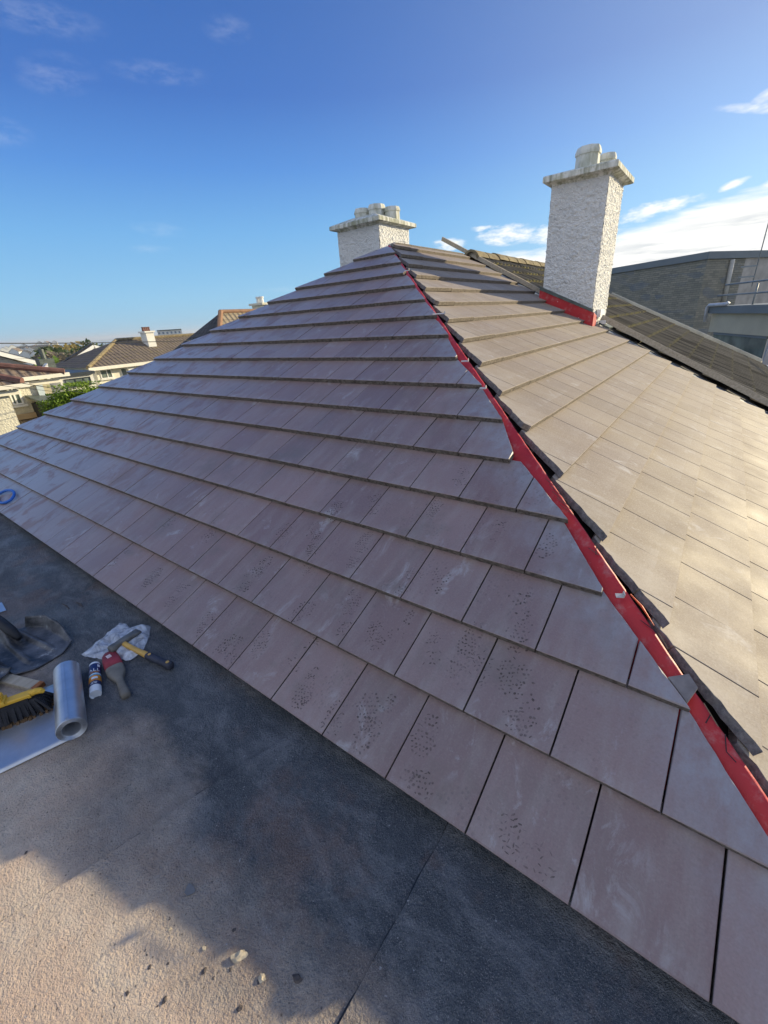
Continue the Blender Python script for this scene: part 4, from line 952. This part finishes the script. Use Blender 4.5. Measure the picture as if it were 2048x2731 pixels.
for uv2 in ((2022, 755), ):
    A = an_pt(*uv2, .4)
    for dd in (0, 2.2, 4.4):
        b = MB(); q = A+da*dd; b.tube([q, q-Vector((0, 0, q.z-zt_))], .035, 8); b.build('post', M_gal, rl, smooth=True)
am = thing('antenna_mast', 'thin antenna mast rising beside the stone building', 'antenna', (an_pt(2024, 690, 1.0).x, an_pt(2024, 690, 1.0).y, zt_))
A = an_pt(2024, 690, 1.0); b = MB(); b.tube([(A.x, A.y, zt_+.7), (A.x, A.y, zt_+6)], .02, 8); b.build('mast', M_gal, am, smooth=True)
b = MB(); b.tube([(A.x-.03, A.y, zt_+3.55), (A.x+.22, A.y, zt_+3.75)], .06, 8); b.build('aerial', M_gal, am)
b = MB()
for z_ in (1.25, .85): b = MB(); b.bar((A.x-.55, A.y, zt_+z_+.25), (A.x+.02, A.y, zt_+z_+.25), .06, .06); b.build('wall_bracket', M_gal, am)

# ------------------------------------------------------------------ ground, sea, town
def gz(x, y):
    r_ = math.hypot(x, y); t = max(0, r_-34)
    h = -3.0-min(t, 460)*.050
    return h+(mnoise.noise(Vector((x*.004, y*.004, 0)))*3*min(1, t/300))
b = MB(); na_, rads = 72, [0, 6, 12, 20, 30, 40, 55, 75, 100, 140, 190, 250, 330, 430, 560, 750, 1000, 1400, 2000, 2800, 3600]
for r_ in rads:
    for k in range(na_):
        a = 2*math.pi*k/na_; x, y = r_*math.sin(a), r_*math.cos(a); z = gz(x, y)
        if r_ >= 3600: z = -33
        b.v.append(Vector((x, y, z)))
for i in range(len(rads)-1):
    for k in range(na_): b.f.append((i*na_+k, i*na_+(k+1) % na_, (i+1)*na_+(k+1) % na_, (i+1)*na_+k)); b.m.append(0)
m = Mat('mixed_ground', .95, .1); v_ = m.co(); c = m.mix(m.mr(m.noise(v_, .012, 6, .7), .4, .6), (.07, .075, .06), (.12, .115, .10)); c = m.mix(m.mr(m.vor(v_, .02, out='Color'), .3, .7), c, (.055, .08, .035)); m.color(c)
tag(b.build('ground', m.m, None, smooth=True), kind='structure')
b = MB(); ring = [3000, 6000, 10000, 15000]
for r_ in ring:
    for k in range(64): a = 2*math.pi*k/64; b.v.append(Vector((r_*math.sin(a), r_*math.cos(a), -31-(r_/3571)**2*.08)))
for i in range(3):
    for k in range(64): b.f.append((i*64+k, i*64+(k+1) % 64, (i+1)*64+(k+1) % 64, (i+1)*64+k)); b.m.append(0)
m = Mat('sea_water', .25, .5); m.color((.10, .20, .24)); m.bump(m.noise(m.co(), .05, 3), .3, .5)
tag(b.build('sea', m.m, None, smooth=True), kind='structure')
# low hills across the bay
b = MB(); hn = 90
for i in range(hn+1):
    a = R(-110+100*i/hn); d_ = 9000; h = max(0, 14+mnoise.noise(Vector((i*.11, 0, 4)))*38+mnoise.noise(Vector((i*.4, 0, 1)))*8)
    for (dd, hh_) in ((d_, -36), (d_+300, -34+h*.8), (d_+900, -34+h), (d_+2500, -40)): b.v.append(Vector((dd*math.sin(a), dd*math.cos(a), hh_)))
for i in range(hn):
    for k in range(3): b.f.append((i*4+k, i*4+k+1, i*4+5+k, i*4+4+k)); b.m.append(0)
tag(b.build('far_hills', plain('far_hill_green', (.06, .085, .06), .95, .3, .003, 0), None, smooth=True), kind='structure')

M_roofA = uv_roof_mat('brown_pantile', (.165, .13, .10), (.205, .16, .122), (.20, .16, .05), .30, .33)
M_roofB = uv_roof_mat('red_brown_tile', (.19, .145, .112), (.235, .18, .14), None, .28, .30)
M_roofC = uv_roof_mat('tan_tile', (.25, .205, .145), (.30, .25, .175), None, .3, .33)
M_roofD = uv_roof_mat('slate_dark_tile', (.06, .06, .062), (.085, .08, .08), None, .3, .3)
M_redr = plain('red_ridge_tile', (.17, .085, .07), .85, .25, 4, .3); M_facia = plain('cream_fascia', (.80, .76, .66), .6, .06, 2, 0); M_dfas = plain('dark_fascia', (.035, .045, .06), .5, .15, 2, 0)
M_cream = plain('cream_wall', (.74, .71, .61), .85, .07, 1.5, .1, 20)
def rquad(b, P, mi=0):
    P = [Vector(p) for p in P]; e = (P[1]-P[0]).normalized(); n = (P[1]-P[0]).cross(P[-1]-P[0]).normalized(); f = n.cross(e)
    b.face(P, mi, [((p-P[0]).dot(e), (p-P[0]).dot(f)) for p in P])
def window_x(parent, x, y0, y1, z0, z1, splits=(.5,), depth=.08, mat=None, transom=None):
    """window in a wall facing +X: frame part with its pane and sill as sub-parts"""
    mat = mat or M_whitep; b = MB(); f = .055
    for (ya, yb, za, zb2) in ((y0, y1, z0, z0+f), (y0, y1, z1-f, z1), (y0, y0+f, z0+f, z1-f), (y1-f, y1, z0+f, z1-f)): b.box((x+.01, (ya+yb)/2, (za+zb2)/2), (depth, yb-ya, zb2-za))
    for s_ in splits: yy2 = y0+(y1-y0)*s_; b.box((x+.008, yy2, (z0+z1)/2), (depth*.8, f, z1-z0-2*f))
    if transom: b.box((x+.009, (y0+y1)/2, z0+(z1-z0)*transom), (depth*.8, y1-y0-2*f, f*.8))
    fr2 = b.build('window', mat, parent)
    b = MB(); b.box((x+.0, (y0+y1)/2, (z0+z1)/2), (.02, y1-y0-.02, z1-z0-.02)); b.build('pane', M_glass, fr2)
    b = MB(); b.box((x+.06, (y0+y1)/2, z0-.05), (.20, y1-y0+.16, .07)); b.build('sill', mat, fr2)
    return fr2

# --- near left house: rendered, red-brown roof, projecting front block
xb, xf = -22.0, -19.2
hb = thing('rendered_house', 'cream rendered house with red-brown roof and projecting front block at left', 'house', (xb, 3, -4))
eL = PX(32, 1013, xb); eR = PX(113, 1002, xb); ze = (eL.z+eR.z)/2; yR = PX(104, 1012, xb).y
b = MB(); b.box((xb-3.5, (yR-6)/2, (ze-6.5)/2), (7, yR+6, ze+6.5)); b.build('wall', M_render, hb)
b = MB(); rp = PX(0, 960, xb-2.2); rq = PX(102, 995, xb-.25)
rquad(b, [(xb+.3, -6, ze+.05), (xb+.3, yR+.9, ze+.05), (xb-3.2, -1.2, ze+1.75), (xb-3.2, -6, ze+1.75)]); 
rquad(b, [(xb+.3, yR+.9, ze+.05), (xb-7, yR+.9, ze+.05), (xb-3.2, -1.2, ze+1.75)]); b.build('roof', M_roofB, hb)
b = MB(); b.tube([(xb+.32, yR+.86, ze+.08), (xb-3.2, -1.25, ze+1.80)], .13, 8); b.build('hip_ridge', M_redr, hb)
b = MB(); b.box((xb+.30, (yR+1-6)/2, ze-.02), (.16, yR+7, .14)); b.box((xb+.10, (yR+.7-6)/2, ze-.22), (.10, yR+6.7, .16)); b.build('gutter', M_facia, hb)
b = MB(); q = PX(103, 1015, xb); b.bar((xb+.08, yR-.10, ze-.3), (xb+.08, yR-.10, -4), .22, .08, up=(1, 0, 0)); b.build('downpipe', plain('bluish_pipe', (.50, .58, .62), .5, .1, 3, 0), hb)
A = PX(18, 1040, xb); B_ = PX(58, 1040, xb); z1_ = PX(35, 1033, xb).z; z0_ = PX(50, 1079, xb).z
window_x(hb, xb, PX(22, 1050, xb).y, PX(57, 1058, xb).y, z0_, z1_, (.42,))
# front block
yF = PX(22, 1056, xf).y; zF2 = PX(20, 1029, xf).z
b = MB(); b.box((xf-1.3, (yF-8)/2, (zF2-6.5)/2), (2.6, yF+8, zF2+6.5)); b.build('front_block_wall', M_render, hb)
b = MB(); rquad(b, [(xf+.3, -8, zF2+.05), (xf+.3, yF+.5, zF2+.05), (xb+.4, yF-2.4, zF2+1.25), (xb+.4, -8, zF2+1.25)]); rquad(b, [(xf+.3, yF+.5, zF2+.05), (xb+.4, yF+.5, zF2+.05), (xb+.4, yF-2.4, zF2+1.25)]); b.build('front_block_roof', M_roofB, hb)
b = MB(); b.tube([(xf+.3, yF+.45, zF2+.1), (xb+.4, yF-2.45, zF2+1.3)], .13, 8); b.build('hip_ridge', M_redr, hb)
b = MB(); b.box((xf+.30, (yF+.6-8)/2, zF2-.02), (.16, yF+8.6, .13)); b.box((xf+.10, (yF+.4-8)/2, zF2-.22), (.10, yF+8.2, .15)); b.build('gutter', M_facia, hb)
# lean-to roof at its foot
zl = PX(90, 1115, xb+.2).z
b = MB(); rquad(b, [(xb+1.9, 2.0, zl-.7), (xb+1.9, yR+.1, zl-.7), (xb+.02, yR+.1, zl), (xb+.02, 2.0, zl)]); b.build('lean_to_roof', M_roofC, hb)
b = MB(); b.box((xb+.06, (2+yR)/2, zl+.10), (.12, yR-2, .20)); b.build('band_course', plain('tan_band', (.50, .38, .24), .8, .1, 3, .1), hb)
# wing wall beyond
x2 = xb-1.2; ya, yb2 = PX(112, 1012, x2).y, PX(140, 1045, x2).y
b = MB(); b.box((x2-2, (yR+yb2)/2, -2.6), (4, yb2-yR, 5.2+2*PX(120, 1008, x2).z*.5)); b.build('side_wing', M_beige, hb)
P = [PX(113, 985, x2+.05), PX(127, 969, x2+.05), PX(136, 1020, x2+.05), PX(121, 1006, x2+.05)]
b = MB(); b.prism(P, (-1, 0, 0), .35); b.build('white_gable_upstand', M_whitep, hb)
b = MB(); q = PX(120, 964, x2-.6); b.box((q.x, q.y, q.z-.2), (.5, .55, .6)); b.lathe([(.1, 0), (.1, .4)], 8, (q.x, q.y, q.z+.1)); b.build('chimney', M_lead, hb)
# black-roofed shed beside it
P = [PX(112, 1066, -20.5), PX(158, 1078, -20.5), PX(158, 1100, -20.5), PX(124, 1102, -20.5)]
shd = thing('black_shed', 'dark felted shed between the rendered house and green bush', 'shed', (P[0].x, P[0].y, -4))
y0s, y1s, zts = P[0].y, P[1].y+.8, P[0].z
b = MB(); b.box((-21.2, (y0s+y1s)/2, (zts-4.2)/2), (1.6, y1s-y0s, 4+zts-.2)); b.build('wall', plain('black_boarding', (.022, .024, .03), .8, .3, 4, .2), shd)
b = MB(); b.prism([(-20.2, y0s-.1, zts-.15), (-20.2, y1s+.1, zts-.35), (-22.2, y1s+.1, zts-.15), (-22.2, y0s-.1, zts+.05)], (0, 0, 1), .08); b.build('roof', M_lead, shd)

# --- gabled house behind it with tan roof
xg = -30.0
hg = thing('tan_roofed_house', 'house with tan roof and white bargeboard behind the rendered house', 'house', (xg, 4, -5))
A = PX(0, 943, xg); B_ = PX(112, 972, xg); zA = A.z+(A.z-B_.z)/(B_.y-A.y)*1.2; 
P0 = Vector((xg, A.y-1.2, zA)); P1 = Vector((xg, B_.y+.3, B_.z-.1))
b = MB(); b.prism([(xg-.3, P0.y-7, -5), (xg-.3, P1.y-.4, -5), (xg-.3, P1.y-.4, P1.z-.05), (xg-.3, P0.y, P0.z-.1), (xg-.3, P0.y-7, P1.z)], (-1, 0, 0), 7); b.build('wall', plain('grey_render', (.42, .42, .40), .85, .1, 1.5, .1), hg)
b = MB(); b.bar(P0, P1, .12, .24); b.build('bargeboard', M_whitep, hg)
b = MB(); rquad(b, [(xg+.1, P1.y, P1.z+.14), (xg-7.3, P1.y, P1.z+.14), (xg-7.3, P0.y, P0.z+.14), (xg+.1, P0.y, P0.z+.14)]); rquad(b, [(xg+.1, P0.y, P0.z+.14), (xg-7.3, P0.y, P0.z+.14), (xg-7.3, P0.y-7, P1.z), (xg+.1, P0.y-7, P1.z)]); b.build('roof', M_roofC, hg)
b = MB(); b.prism([(xg+.05, P0.y-3, P0.z-1.4), (xg+.05, P1.y-1.7, P1.z-.25), (xg+.05, P0.y+.2, P0.z-1.2)], (-1, 0, 0), .1); b.build('painted_sun_on_gable', M_cream, hg)  # cream sliver over the grey gable paints its sunlit part

# --- house with the big brown hipped roof, gabled wing and flat-roofed sun room
xe = -36.0; xr_ = -40.2
hc_ = thing('brown_hipped_house', 'cream house with large brown hipped roof and gabled wing in the distance', 'house', (xe, 14, -5))
zc = lambda x, y: (150+x/6.144, 860+y/6.144)
e0 = PX(*zc(520, 742), xe); zE = PX(*zc(900, 708), xe).z; r0 = PX(*zc(990, 297), xr_); r1 = PX(*zc(1659, 258), xr_); zR = r0.z
yEnd = r1.y+6
wl = PX(*zc(640, 780), xe-.5).y
b = MB(); b.box((xe-4.5, (wl+yEnd)/2, (zE-5)/2), (8, yEnd-wl, 5+zE-.05)); b.build('wall', M_cream, hc_)
b = MB(); rquad(b, [(xe, e0.y, zE), (xe, yEnd, zE), (xr_, yEnd, zR), (xr_, r0.y, zR)]); rquad(b, [(xr_*2-xe, e0.y, zE), (xe, e0.y, zE), (xr_, r0.y, zR)]); rf = b.build('roof', M_roofA, hc_)
b = MB(); b.tube([(xe, e0.y, zE+.03), (xr_, r0.y, zR+.05)], .14, 8); b.tube([(xr_, r0.y, zR+.05), (xr_, yEnd, zR+.05)], .13, 8); b.build('ridge', M_rt, rf)
b = MB(); b.box((xe+.02, (e0.y+yEnd)/2, zE-.10), (.16, yEnd-e0.y, .22)); b.build('gutter', M_facia, hc_)
cxw = -38.6; ca = PX(*zc(1470, 300), cxw); cb = PX(*zc(1640, 300), cxw); ctz = PX(*zc(1540, 160), cxw).z
b = MB(); b.box((cxw-.4, (ca.y+cb.y)/2, (ctz+zE)/2), (.95, cb.y-ca.y-.2, ctz-zE)); b.box((cxw-.4, (ca.y+cb.y)/2, ctz+.04), (1.15, cb.y-ca.y, .12)); ch = b.build('chimney', M_wallw, rf)
for k in range(4):
    b = MB(); b.lathe([(.11, 0), (.10, .26), (.12, .27), (.12, .32)], 8, (cxw-.4, ca.y+.2+(cb.y-ca.y-.4)*k/3, ctz+.1)); b.build('chimney_pot', M_redr, ch)
for (a0, a1, bb0, bb1, sp_) in ((700, 900, 770, 920, (.58,)), (1050, 1190, 745, 880, (.7,))):
    xw = xe-.5; window_x(hc_, xw, PX(*zc(a0+20, 850), xw).y, PX(*zc(a1+20, 850), xw).y, PX(*zc((a0+a1)/2, bb1), xw).z, PX(*zc((a0+a1)/2, bb0), xw).z, sp_)
b = MB(); q = PX(*zc(1215, 745), xe-.3); b.box((q.x, q.y, q.z-.3), (.25, .45, 1.1)); b.build('flue_box', M_whitep, hc_)
# gabled wing behind
xg2 = -43.0; pk = PX(*zc(590, 380), xg2); gl = PX(*zc(155, 668), xg2); gr = PX(*zc(830, 465), xg2); gr = Vector((xg2, pk.y+(pk.y-gl.y), gl.z))
dv = Vector((-6.4, 2.35, 0)); ov = dv.normalized()*-.3
b = MB(); b.prism([(xg2, gl.y+.4, -6), (xg2, gr.y-.4, -6), (xg2, gr.y-.4, gl.z), (xg2, pk.y, pk.z-.15), (xg2, gl.y+.4, gl.z)], dv, 1); b.build('wing_wall', M_cream, hc_)
b = MB(); G0 = Vector((xg2, gl.y, gl.z)); G1 = Vector((xg2, pk.y, pk.z)); G2 = Vector((xg2, gr.y, gr.z))
rquad(b, [G0+dv, G0+ov, G1+ov, G1+dv]); rquad(b, [G2+ov, G2+dv, G1+dv, G1+ov]); b.prism([G0+ov, G1+ov, G1+ov+Vector((0, 0, .16)), G0+ov+Vector((0, -.1, .16))], dv, 1); b.build('wing_roof', M_roofD, hc_)
b = MB(); b.bar((xg2+.32, gl.y, gl.z-.05), (xg2+.32, pk.y, pk.z-.05), .08, .24); b.bar((xg2+.32, gr.y, gr.z-.05), (xg2+.32, pk.y, pk.z-.05), .08, .24); b.build('bargeboard', M_whitep, hc_)
window_x(hc_, xg2, PX(*zc(305, 720), xg2).y, PX(*zc(515, 720), xg2).y, PX(*zc(400, 785), xg2).z, PX(*zc(400, 665), xg2).z, (.32,), transom=.5)
# sun room
xs = -33.5; s0_ = PX(*zc(20, 880), xs); s1_ = PX(*zc(632, 815), xs); zs = (s0_.z+s1_.z)/2; hs_ = abs(PX(*zc(300, 830), xs).z-PX(*zc(300, 880), xs).z)
b = MB(); b.box((xs-2.2, (s0_.y+s1_.y)/2, zs), (4.4, s1_.y-s0_.y, hs_)); b.build('sun_room_roof', M_dfas, hc_)
b = MB(); b.box((xs-2.3, (s0_.y+s1_.y)/2, (zs-hs_/2-5)/2), (4.2, s1_.y-s0_.y-.2, 5+zs-hs_/2-.01)); b.build('sun_room_wall', M_wallw, hc_)
window_x(hc_, xs-.2, PX(*zc(150, 950), xs).y, PX(*zc(590, 950), xs).y, PX(*zc(400, 1015), xs).z, PX(*zc(400, 905), xs).z, (.4, .72), mat=M_dfas)

# --- next-door hipped house just showing over the left slope
zd = lambda x, y: (440+x/5.53, 780+y/5.53)
hd2 = thing('next_door_house', 'next-door hipped house with one slope coloured dark for shade, the other tan for sun', 'house', (-22, 15, -4))
ap = PZ(*zd(822, 292), 2.35); rN = 4.4; hN = rN*.98
b = MB(); ex = ap.x+rN; ey = ap.y-rN; ez = 2.35-hN; wx = ap.x-rN
rquad(b, [(wx-2, ey, ez), (ex, ey, ez), (ap.x, ap.y, 2.35)]); b.build('shade_coloured_slope', M_roofD, hd2)  # same roof as the next slope; darker tile puts the shade into the colour
b = MB(); rquad(b, [(ex, ey, ez), (ex, ap.y+9, ez), (ap.x, ap.y+9, 2.35), (ap.x, ap.y, 2.35)]); b.build('sun_coloured_slope', M_roofC, hd2)  # tan tile carries this slope's sunlight in its colour
b = MB(); b.tube([(ex, ey, ez+.05), (ap.x, ap.y, 2.38)], .13, 8); b.tube([(ap.x, ap.y, 2.38), (ap.x, ap.y+9, 2.38)], .10, 8); b.build('hip_ridge', plain('orange_brown_ridge', (.27, .155, .095), .85, .25, 4, .3), hd2)
b = MB(); b.box((ap.x, ap.y+2.2, (ez-4)/2-.05), (rN*2-.8, 13.5, 4+ez)); b.build('wall', M_render, hd2)
cA = PY(*zd(1290, 250), ap.y+4.2); cB = PY(*zd(1450, 250), ap.y+4.2); ct = PY(*zd(1340, 190), ap.y+4.2).z
b = MB(); b.box(((cA.x+cB.x)/2, ap.y+4.6, ct-.9), (cB.x-cA.x, .8, 1.8)); b.box(((cA.x+cB.x)/2, ap.y+4.6, ct+.05), (cB.x-cA.x+.28, 1.05, .12)); chd = b.build('chimney', M_render, hd2)
for f_ in (.33, .62):
    b = MB(); b.lathe([(.14, 0), (.12, .28), (.16, .30), (.15, .38)], 8, (cA.x+(cB.x-cA.x)*f_, ap.y+4.5, ct+.1)); b.build('chimney_pot', M_wallw, chd)

# --- apartment block on the skyline
A = PD(421, 893, 240); B_ = PD(487, 893, 240); zt2 = PD(450, 879, 240).z; z0_ = -14
ab = thing('apartment_block', 'white and blue-grey flat-roofed apartment block on the skyline', 'building', ((A.x+B_.x)/2, (A.y+B_.y)/2, z0_))
e = (B_-A); e.z = 0; ln = e.length; e.normalize(); nn = Vector((-e.y, e.x, 0))
if nn.dot(CAM-A) > 0: nn = -nn
b = MB(); b.prism([Vector((q.x, q.y, z0_)) for q in (A, B_, B_+nn*10, A+nn*10)], up, zt2-z0_-.3); b.build('wall', M_wallw, ab)
b = MB(); b.prism([Vector((q.x, q.y, zt2-.3)) for q in (A-nn*.4, B_-nn*.4, B_+nn*10, A+nn*10)], up, .3); b.build('roof', M_dfas, ab)
M_bg = plain('blue_grey_panel', (.20, .24, .30), .5, .1, .2, 0)
for k in range(6):
    q = A+e*(ln*(k+.18)/6); q2 = q+e*(ln*.075); 
    for zz in (zt2-1.8, zt2-4.2): b = MB(); b.prism([Vector((w_.x, w_.y, zz)) for w_ in (q-nn*.05, q2-nn*.05, q2+nn*.3, q+nn*.3)], up, .9); b.build('window', M_bg, ab)

# --- far terraces and gables of the town, trees between
rg = random.Random(21)
def far_house(u, v, d, w_, lab, roof, rot=0, h=4.5):
    q = PD(u, v, d); zg = min(q.z-h, gz(q.x, q.y)); t_ = thing('far_house', lab, 'house', (q.x, q.y, zg), rot, 'far houses of the town')
    b = MB(); b.prism([(0, -w_/2, 0), (0, w_/2, 0), (0, w_/2, q.z-zg), (0, 0, q.z-zg+w_*.36), (0, -w_/2, q.z-zg)], (-1, 0, 0), w_*1.4); b.build('wall', M_wallw, t_, world_co=False)
    b = MB(); zz = q.z-zg
    rquad(b, [(.3, -w_/2-.4, zz-.2), (.3, 0, zz+w_*.36+.15), (-w_*1.4, 0, zz+w_*.36+.15), (-w_*1.4, -w_/2-.4, zz-.2)]); rquad(b, [(.3, w_/2+.4, zz-.2), (-w_*1.4, w_/2+.4, zz-.2), (-w_*1.4, 0, zz+w_*.36+.15), (.3, 0, zz+w_*.36+.15)])
    b.build('roof', roof, t_, world_co=False); return t_
fh = [(36, 938, 520, 7.5), (48, 936, 540, 6), (59, 936, 560, 7), (70, 936, 560, 9), (81, 935, 560, 9), (17, 927, 800, 6), (34, 925, 900, 9), (62, 923, 950, 9), (104, 918, 1000, 12), (122, 916, 1000, 10), (95, 945, 420, 8), (66, 945, 430, 7), (145, 913, 1000, 8), (108, 944, 400, 6), (10, 932, 700, 7), (90, 927, 800, 9)]
for i, (u_, v_2, d_, w2) in enumerate(fh):
    far_house(u_, v_2, d_, w2, 'small white gabled house in the far town', M_roofD if i % 3 else M_roofB, R(-25+rg.uniform(-20, 20)))
for i, (u0, u1, v_2, d_, lab) in enumerate(((45, 135, 924, 700, 'long dark-roofed terrace in the far town'), (85, 112, 932, 600, 'low pale blue warehouse among the far houses'), (112, 190, 930, 420, 'long grey roof behind the roadside trees'))):
    A = PD(u0, v_2+3, d_); B_ = PD(u1, v_2-1, d_); e = B_-A; e.z = 0; ln = e.length
    t_ = thing('far_terrace' if i != 1 else 'warehouse', lab, 'terrace' if i != 1 else 'warehouse', (A.x, A.y, A.z-6), math.atan2(e.y, e.x))
    b = MB(); b.box((ln/2, 4, 2.0), (ln, 8, 4)); b.build('wall', M_wallw if i else M_render, t_, world_co=False)
    b = MB(); rquad(b, [(-.5, 8.5, 3.8), (-.5, 4, 7.0), (ln+.5, 4, 7.0), (ln+.5, 8.5, 3.8)]); rquad(b, [(-.5, -.5, 3.8), (ln+.5, -.5, 3.8), (ln+.5, 4, 7.0), (-.5, 4, 7.0)]); b.build('roof', [M_roofD, plain('pale_blue_sheet', (.30, .50, .62), .5, .1, .1, 0), M_bg][i], t_, world_co=False)

M_leafA = leaf_mat('autumn_leaf', (.16, .13, .04), (.27, .21, .07)); M_leafB = leaf_mat('dark_leaf', (.045, .07, .03), (.09, .12, .045)); M_leafC = leaf_mat('hedge_leaf', (.07, .15, .02), (.22, .31, .04)); M_leafD = leaf_mat('bare_twig_leaf', (.15, .13, .10), (.22, .19, .14))
M_bark = plain('bark', (.10, .075, .055), .9, .3, 6, .4)
def tree(x, y, zg, h, w_, mat, lab, cat='tree', name='far_tree', group='trees below the town', n=420, seed=0, leaf=None, trunk=.35):
    rg = random.Random(seed); t_ = thing(name, lab, cat, (x, y, zg), rg.uniform(0, 6), group)
    b = MB(); cl = []
    for k in range(14):
        a = rg.uniform(0, 6.28); rr = w_*.5*math.sqrt(rg.random())*.8; cl.append((rr*math.cos(a), rr*math.sin(a), h*(trunk+(1-trunk)*rg.uniform(.15, .92)*(1-.45*(rr/(w_*.5))**2)), w_*rg.uniform(.14, .26)*(1.35 if n > 5000 else 1)))
    tp = [(0, 0, -.3), (w_*.01, 0, h*trunk), (0, w_*.02, h*.75)]; b.tube(tp, [h*.028, h*.02, h*.008], 7)
    for c0 in cl[:8]: b.tube([(0, 0, h*trunk*rg.uniform(.6, 1.2)), (c0[0]*.5, c0[1]*.5, (h*trunk+c0[2])/2), c0[:3]], [h*.012, h*.008, h*.003], 5)
    b.build('trunk', M_bark, t_, world_co=False)
    b = MB(); leaf = leaf or w_*.095
    for k in range(n):
        c0 = rg.choice(cl); gs = lambda f_: max(-1.5, min(1.5, rg.gauss(0, 1)))*f_
        q = Vector((gs(1), gs(1), gs(.8)))*c0[3]*.6+Vector(c0[:3])
        ax_ = Vector((rg.uniform(-1, 1), rg.uniform(-1, 1), rg.uniform(-1, 1))).normalized(); bx = ax_.orthogonal().normalized(); s_ = leaf*rg.uniform(.6, 1.4)
        b.face([q-bx*s_*.5, q+ax_*s_*.9, q+bx*s_*.5, q-ax_*s_*.9])
    b.build('crown', mat, t_, world_co=False); return t_
for i, (u_, vt, d_, w2, mt, lab) in enumerate(((128, 922, 130, 6, M_leafA, 'yellowing tall tree with thin crown between the far roofs'), (118, 935, 110, 4, M_leafC, 'pale green slender tree at the left of the tree group'), (142, 926, 120, 8, M_leafB, 'bushy dark green tree in the middle of the tree group'), (158, 916, 140, 8, M_leafD, 'bare greyish tree behind the gabled wing'), (168, 925, 110, 6, M_leafB, 'dark evergreen close to the gabled wing'),
        (178, 920, 130, 7, M_leafA, 'yellow-brown tree beside the gabled wing'), (196, 913, 150, 8, M_leafA, 'broad autumn tree just left of the gable peak'), (222, 909, 90, 4.5, M_leafB, 'round olive-green tree above the gable'), (293, 897, 100, 4.5, M_leafA, 'pale tree top over the brown hip'), (240, 918, 160, 8, M_leafD, 'thin brown tree behind the wing roof'), (265, 916, 170, 9, M_leafB, 'low dark tree right of the gable'), (150, 948, 80, 6, M_leafC, 'green garden tree below the tree group'), (190, 935, 75, 4, M_leafD, 'bare garden tree above the wing roof'), (110, 938, 150, 6, M_leafB, 'dark tree over the tan bargeboard'), (133, 940, 95, 5, M_leafD, 'leafless tree between green garden trees'))):
    q = PD(u_, vt, d_); zg = gz(q.x, q.y); h = max(3, q.z-zg); tree(q.x, q.y, zg, h, w2, mt, lab, seed=i+3, n=520, trunk=.30)
q = PD(207, 1045, 17.5); zg = -3.2; top = PD(190, 1005, 17.5).z
tree(q.x, q.y, zg, top-zg+.05, 1.75, M_leafC, 'dense sunlit green bush beside the black shed', 'bush', 'green_bush', None, 26000, 77, .055, .10)

# overhead wires
def wire(pts, r_, lab):
    A, B_ = pts; P = []
    for k in range(25):
        t = k/24; p = A.lerp(B_, t); p.z -= .25*4*t*(1-t)*((B_-A).length/30); P.append(p)
    b = MB(); b.tube(P, r_, 6); return tag(b.build('overhead_wire', M_black, None, smooth=True), lab, 'wire', 'overhead wires crossing at left')
wire((PD(-250, 915, 13), PD(760, 893, 24)), .011, 'thick black wire level with the horizon at left')
wire((PD(-150, 985, 13), PD(420, 1070, 22)), .009, 'sloping wire passing in front of the green bush')
wire((PD(-200, 1003, 14), PD(420, 1062, 26)), .006, 'thin lower wire crossing the rendered wall')
wire((PD(-200, 962, 20), PD(420, 935, 30)), .006, 'thin wire crossing the cream gable high up')
wire((PD(-200, 998, 20), PD(420, 940, 30)), .006, 'thin slanting wire crossing the gable window')

# ------------------------------------------------------------------ air: thin haze over the town and bay
b = MB(); b.box((0, 0, -20), (31000, 31000, 130)); hz = b.build('haze', bpy.data.materials.new('haze_air'))
hm = hz.data.materials[0]; hm.use_nodes = True; hm.node_tree.nodes.clear()
ho = hm.node_tree.nodes.new('ShaderNodeOutputMaterial'); hv = hm.node_tree.nodes.new('ShaderNodeVolumePrincipled')
hv.inputs['Color'].default_value = (.82, .90, 1, 1); hv.inputs['Density'].default_value = .00022; hv.inputs['Anisotropy'].default_value = .2
hm.node_tree.links.new(hv.outputs[0], ho.inputs['Volume']); tag(hz, kind='stuff')
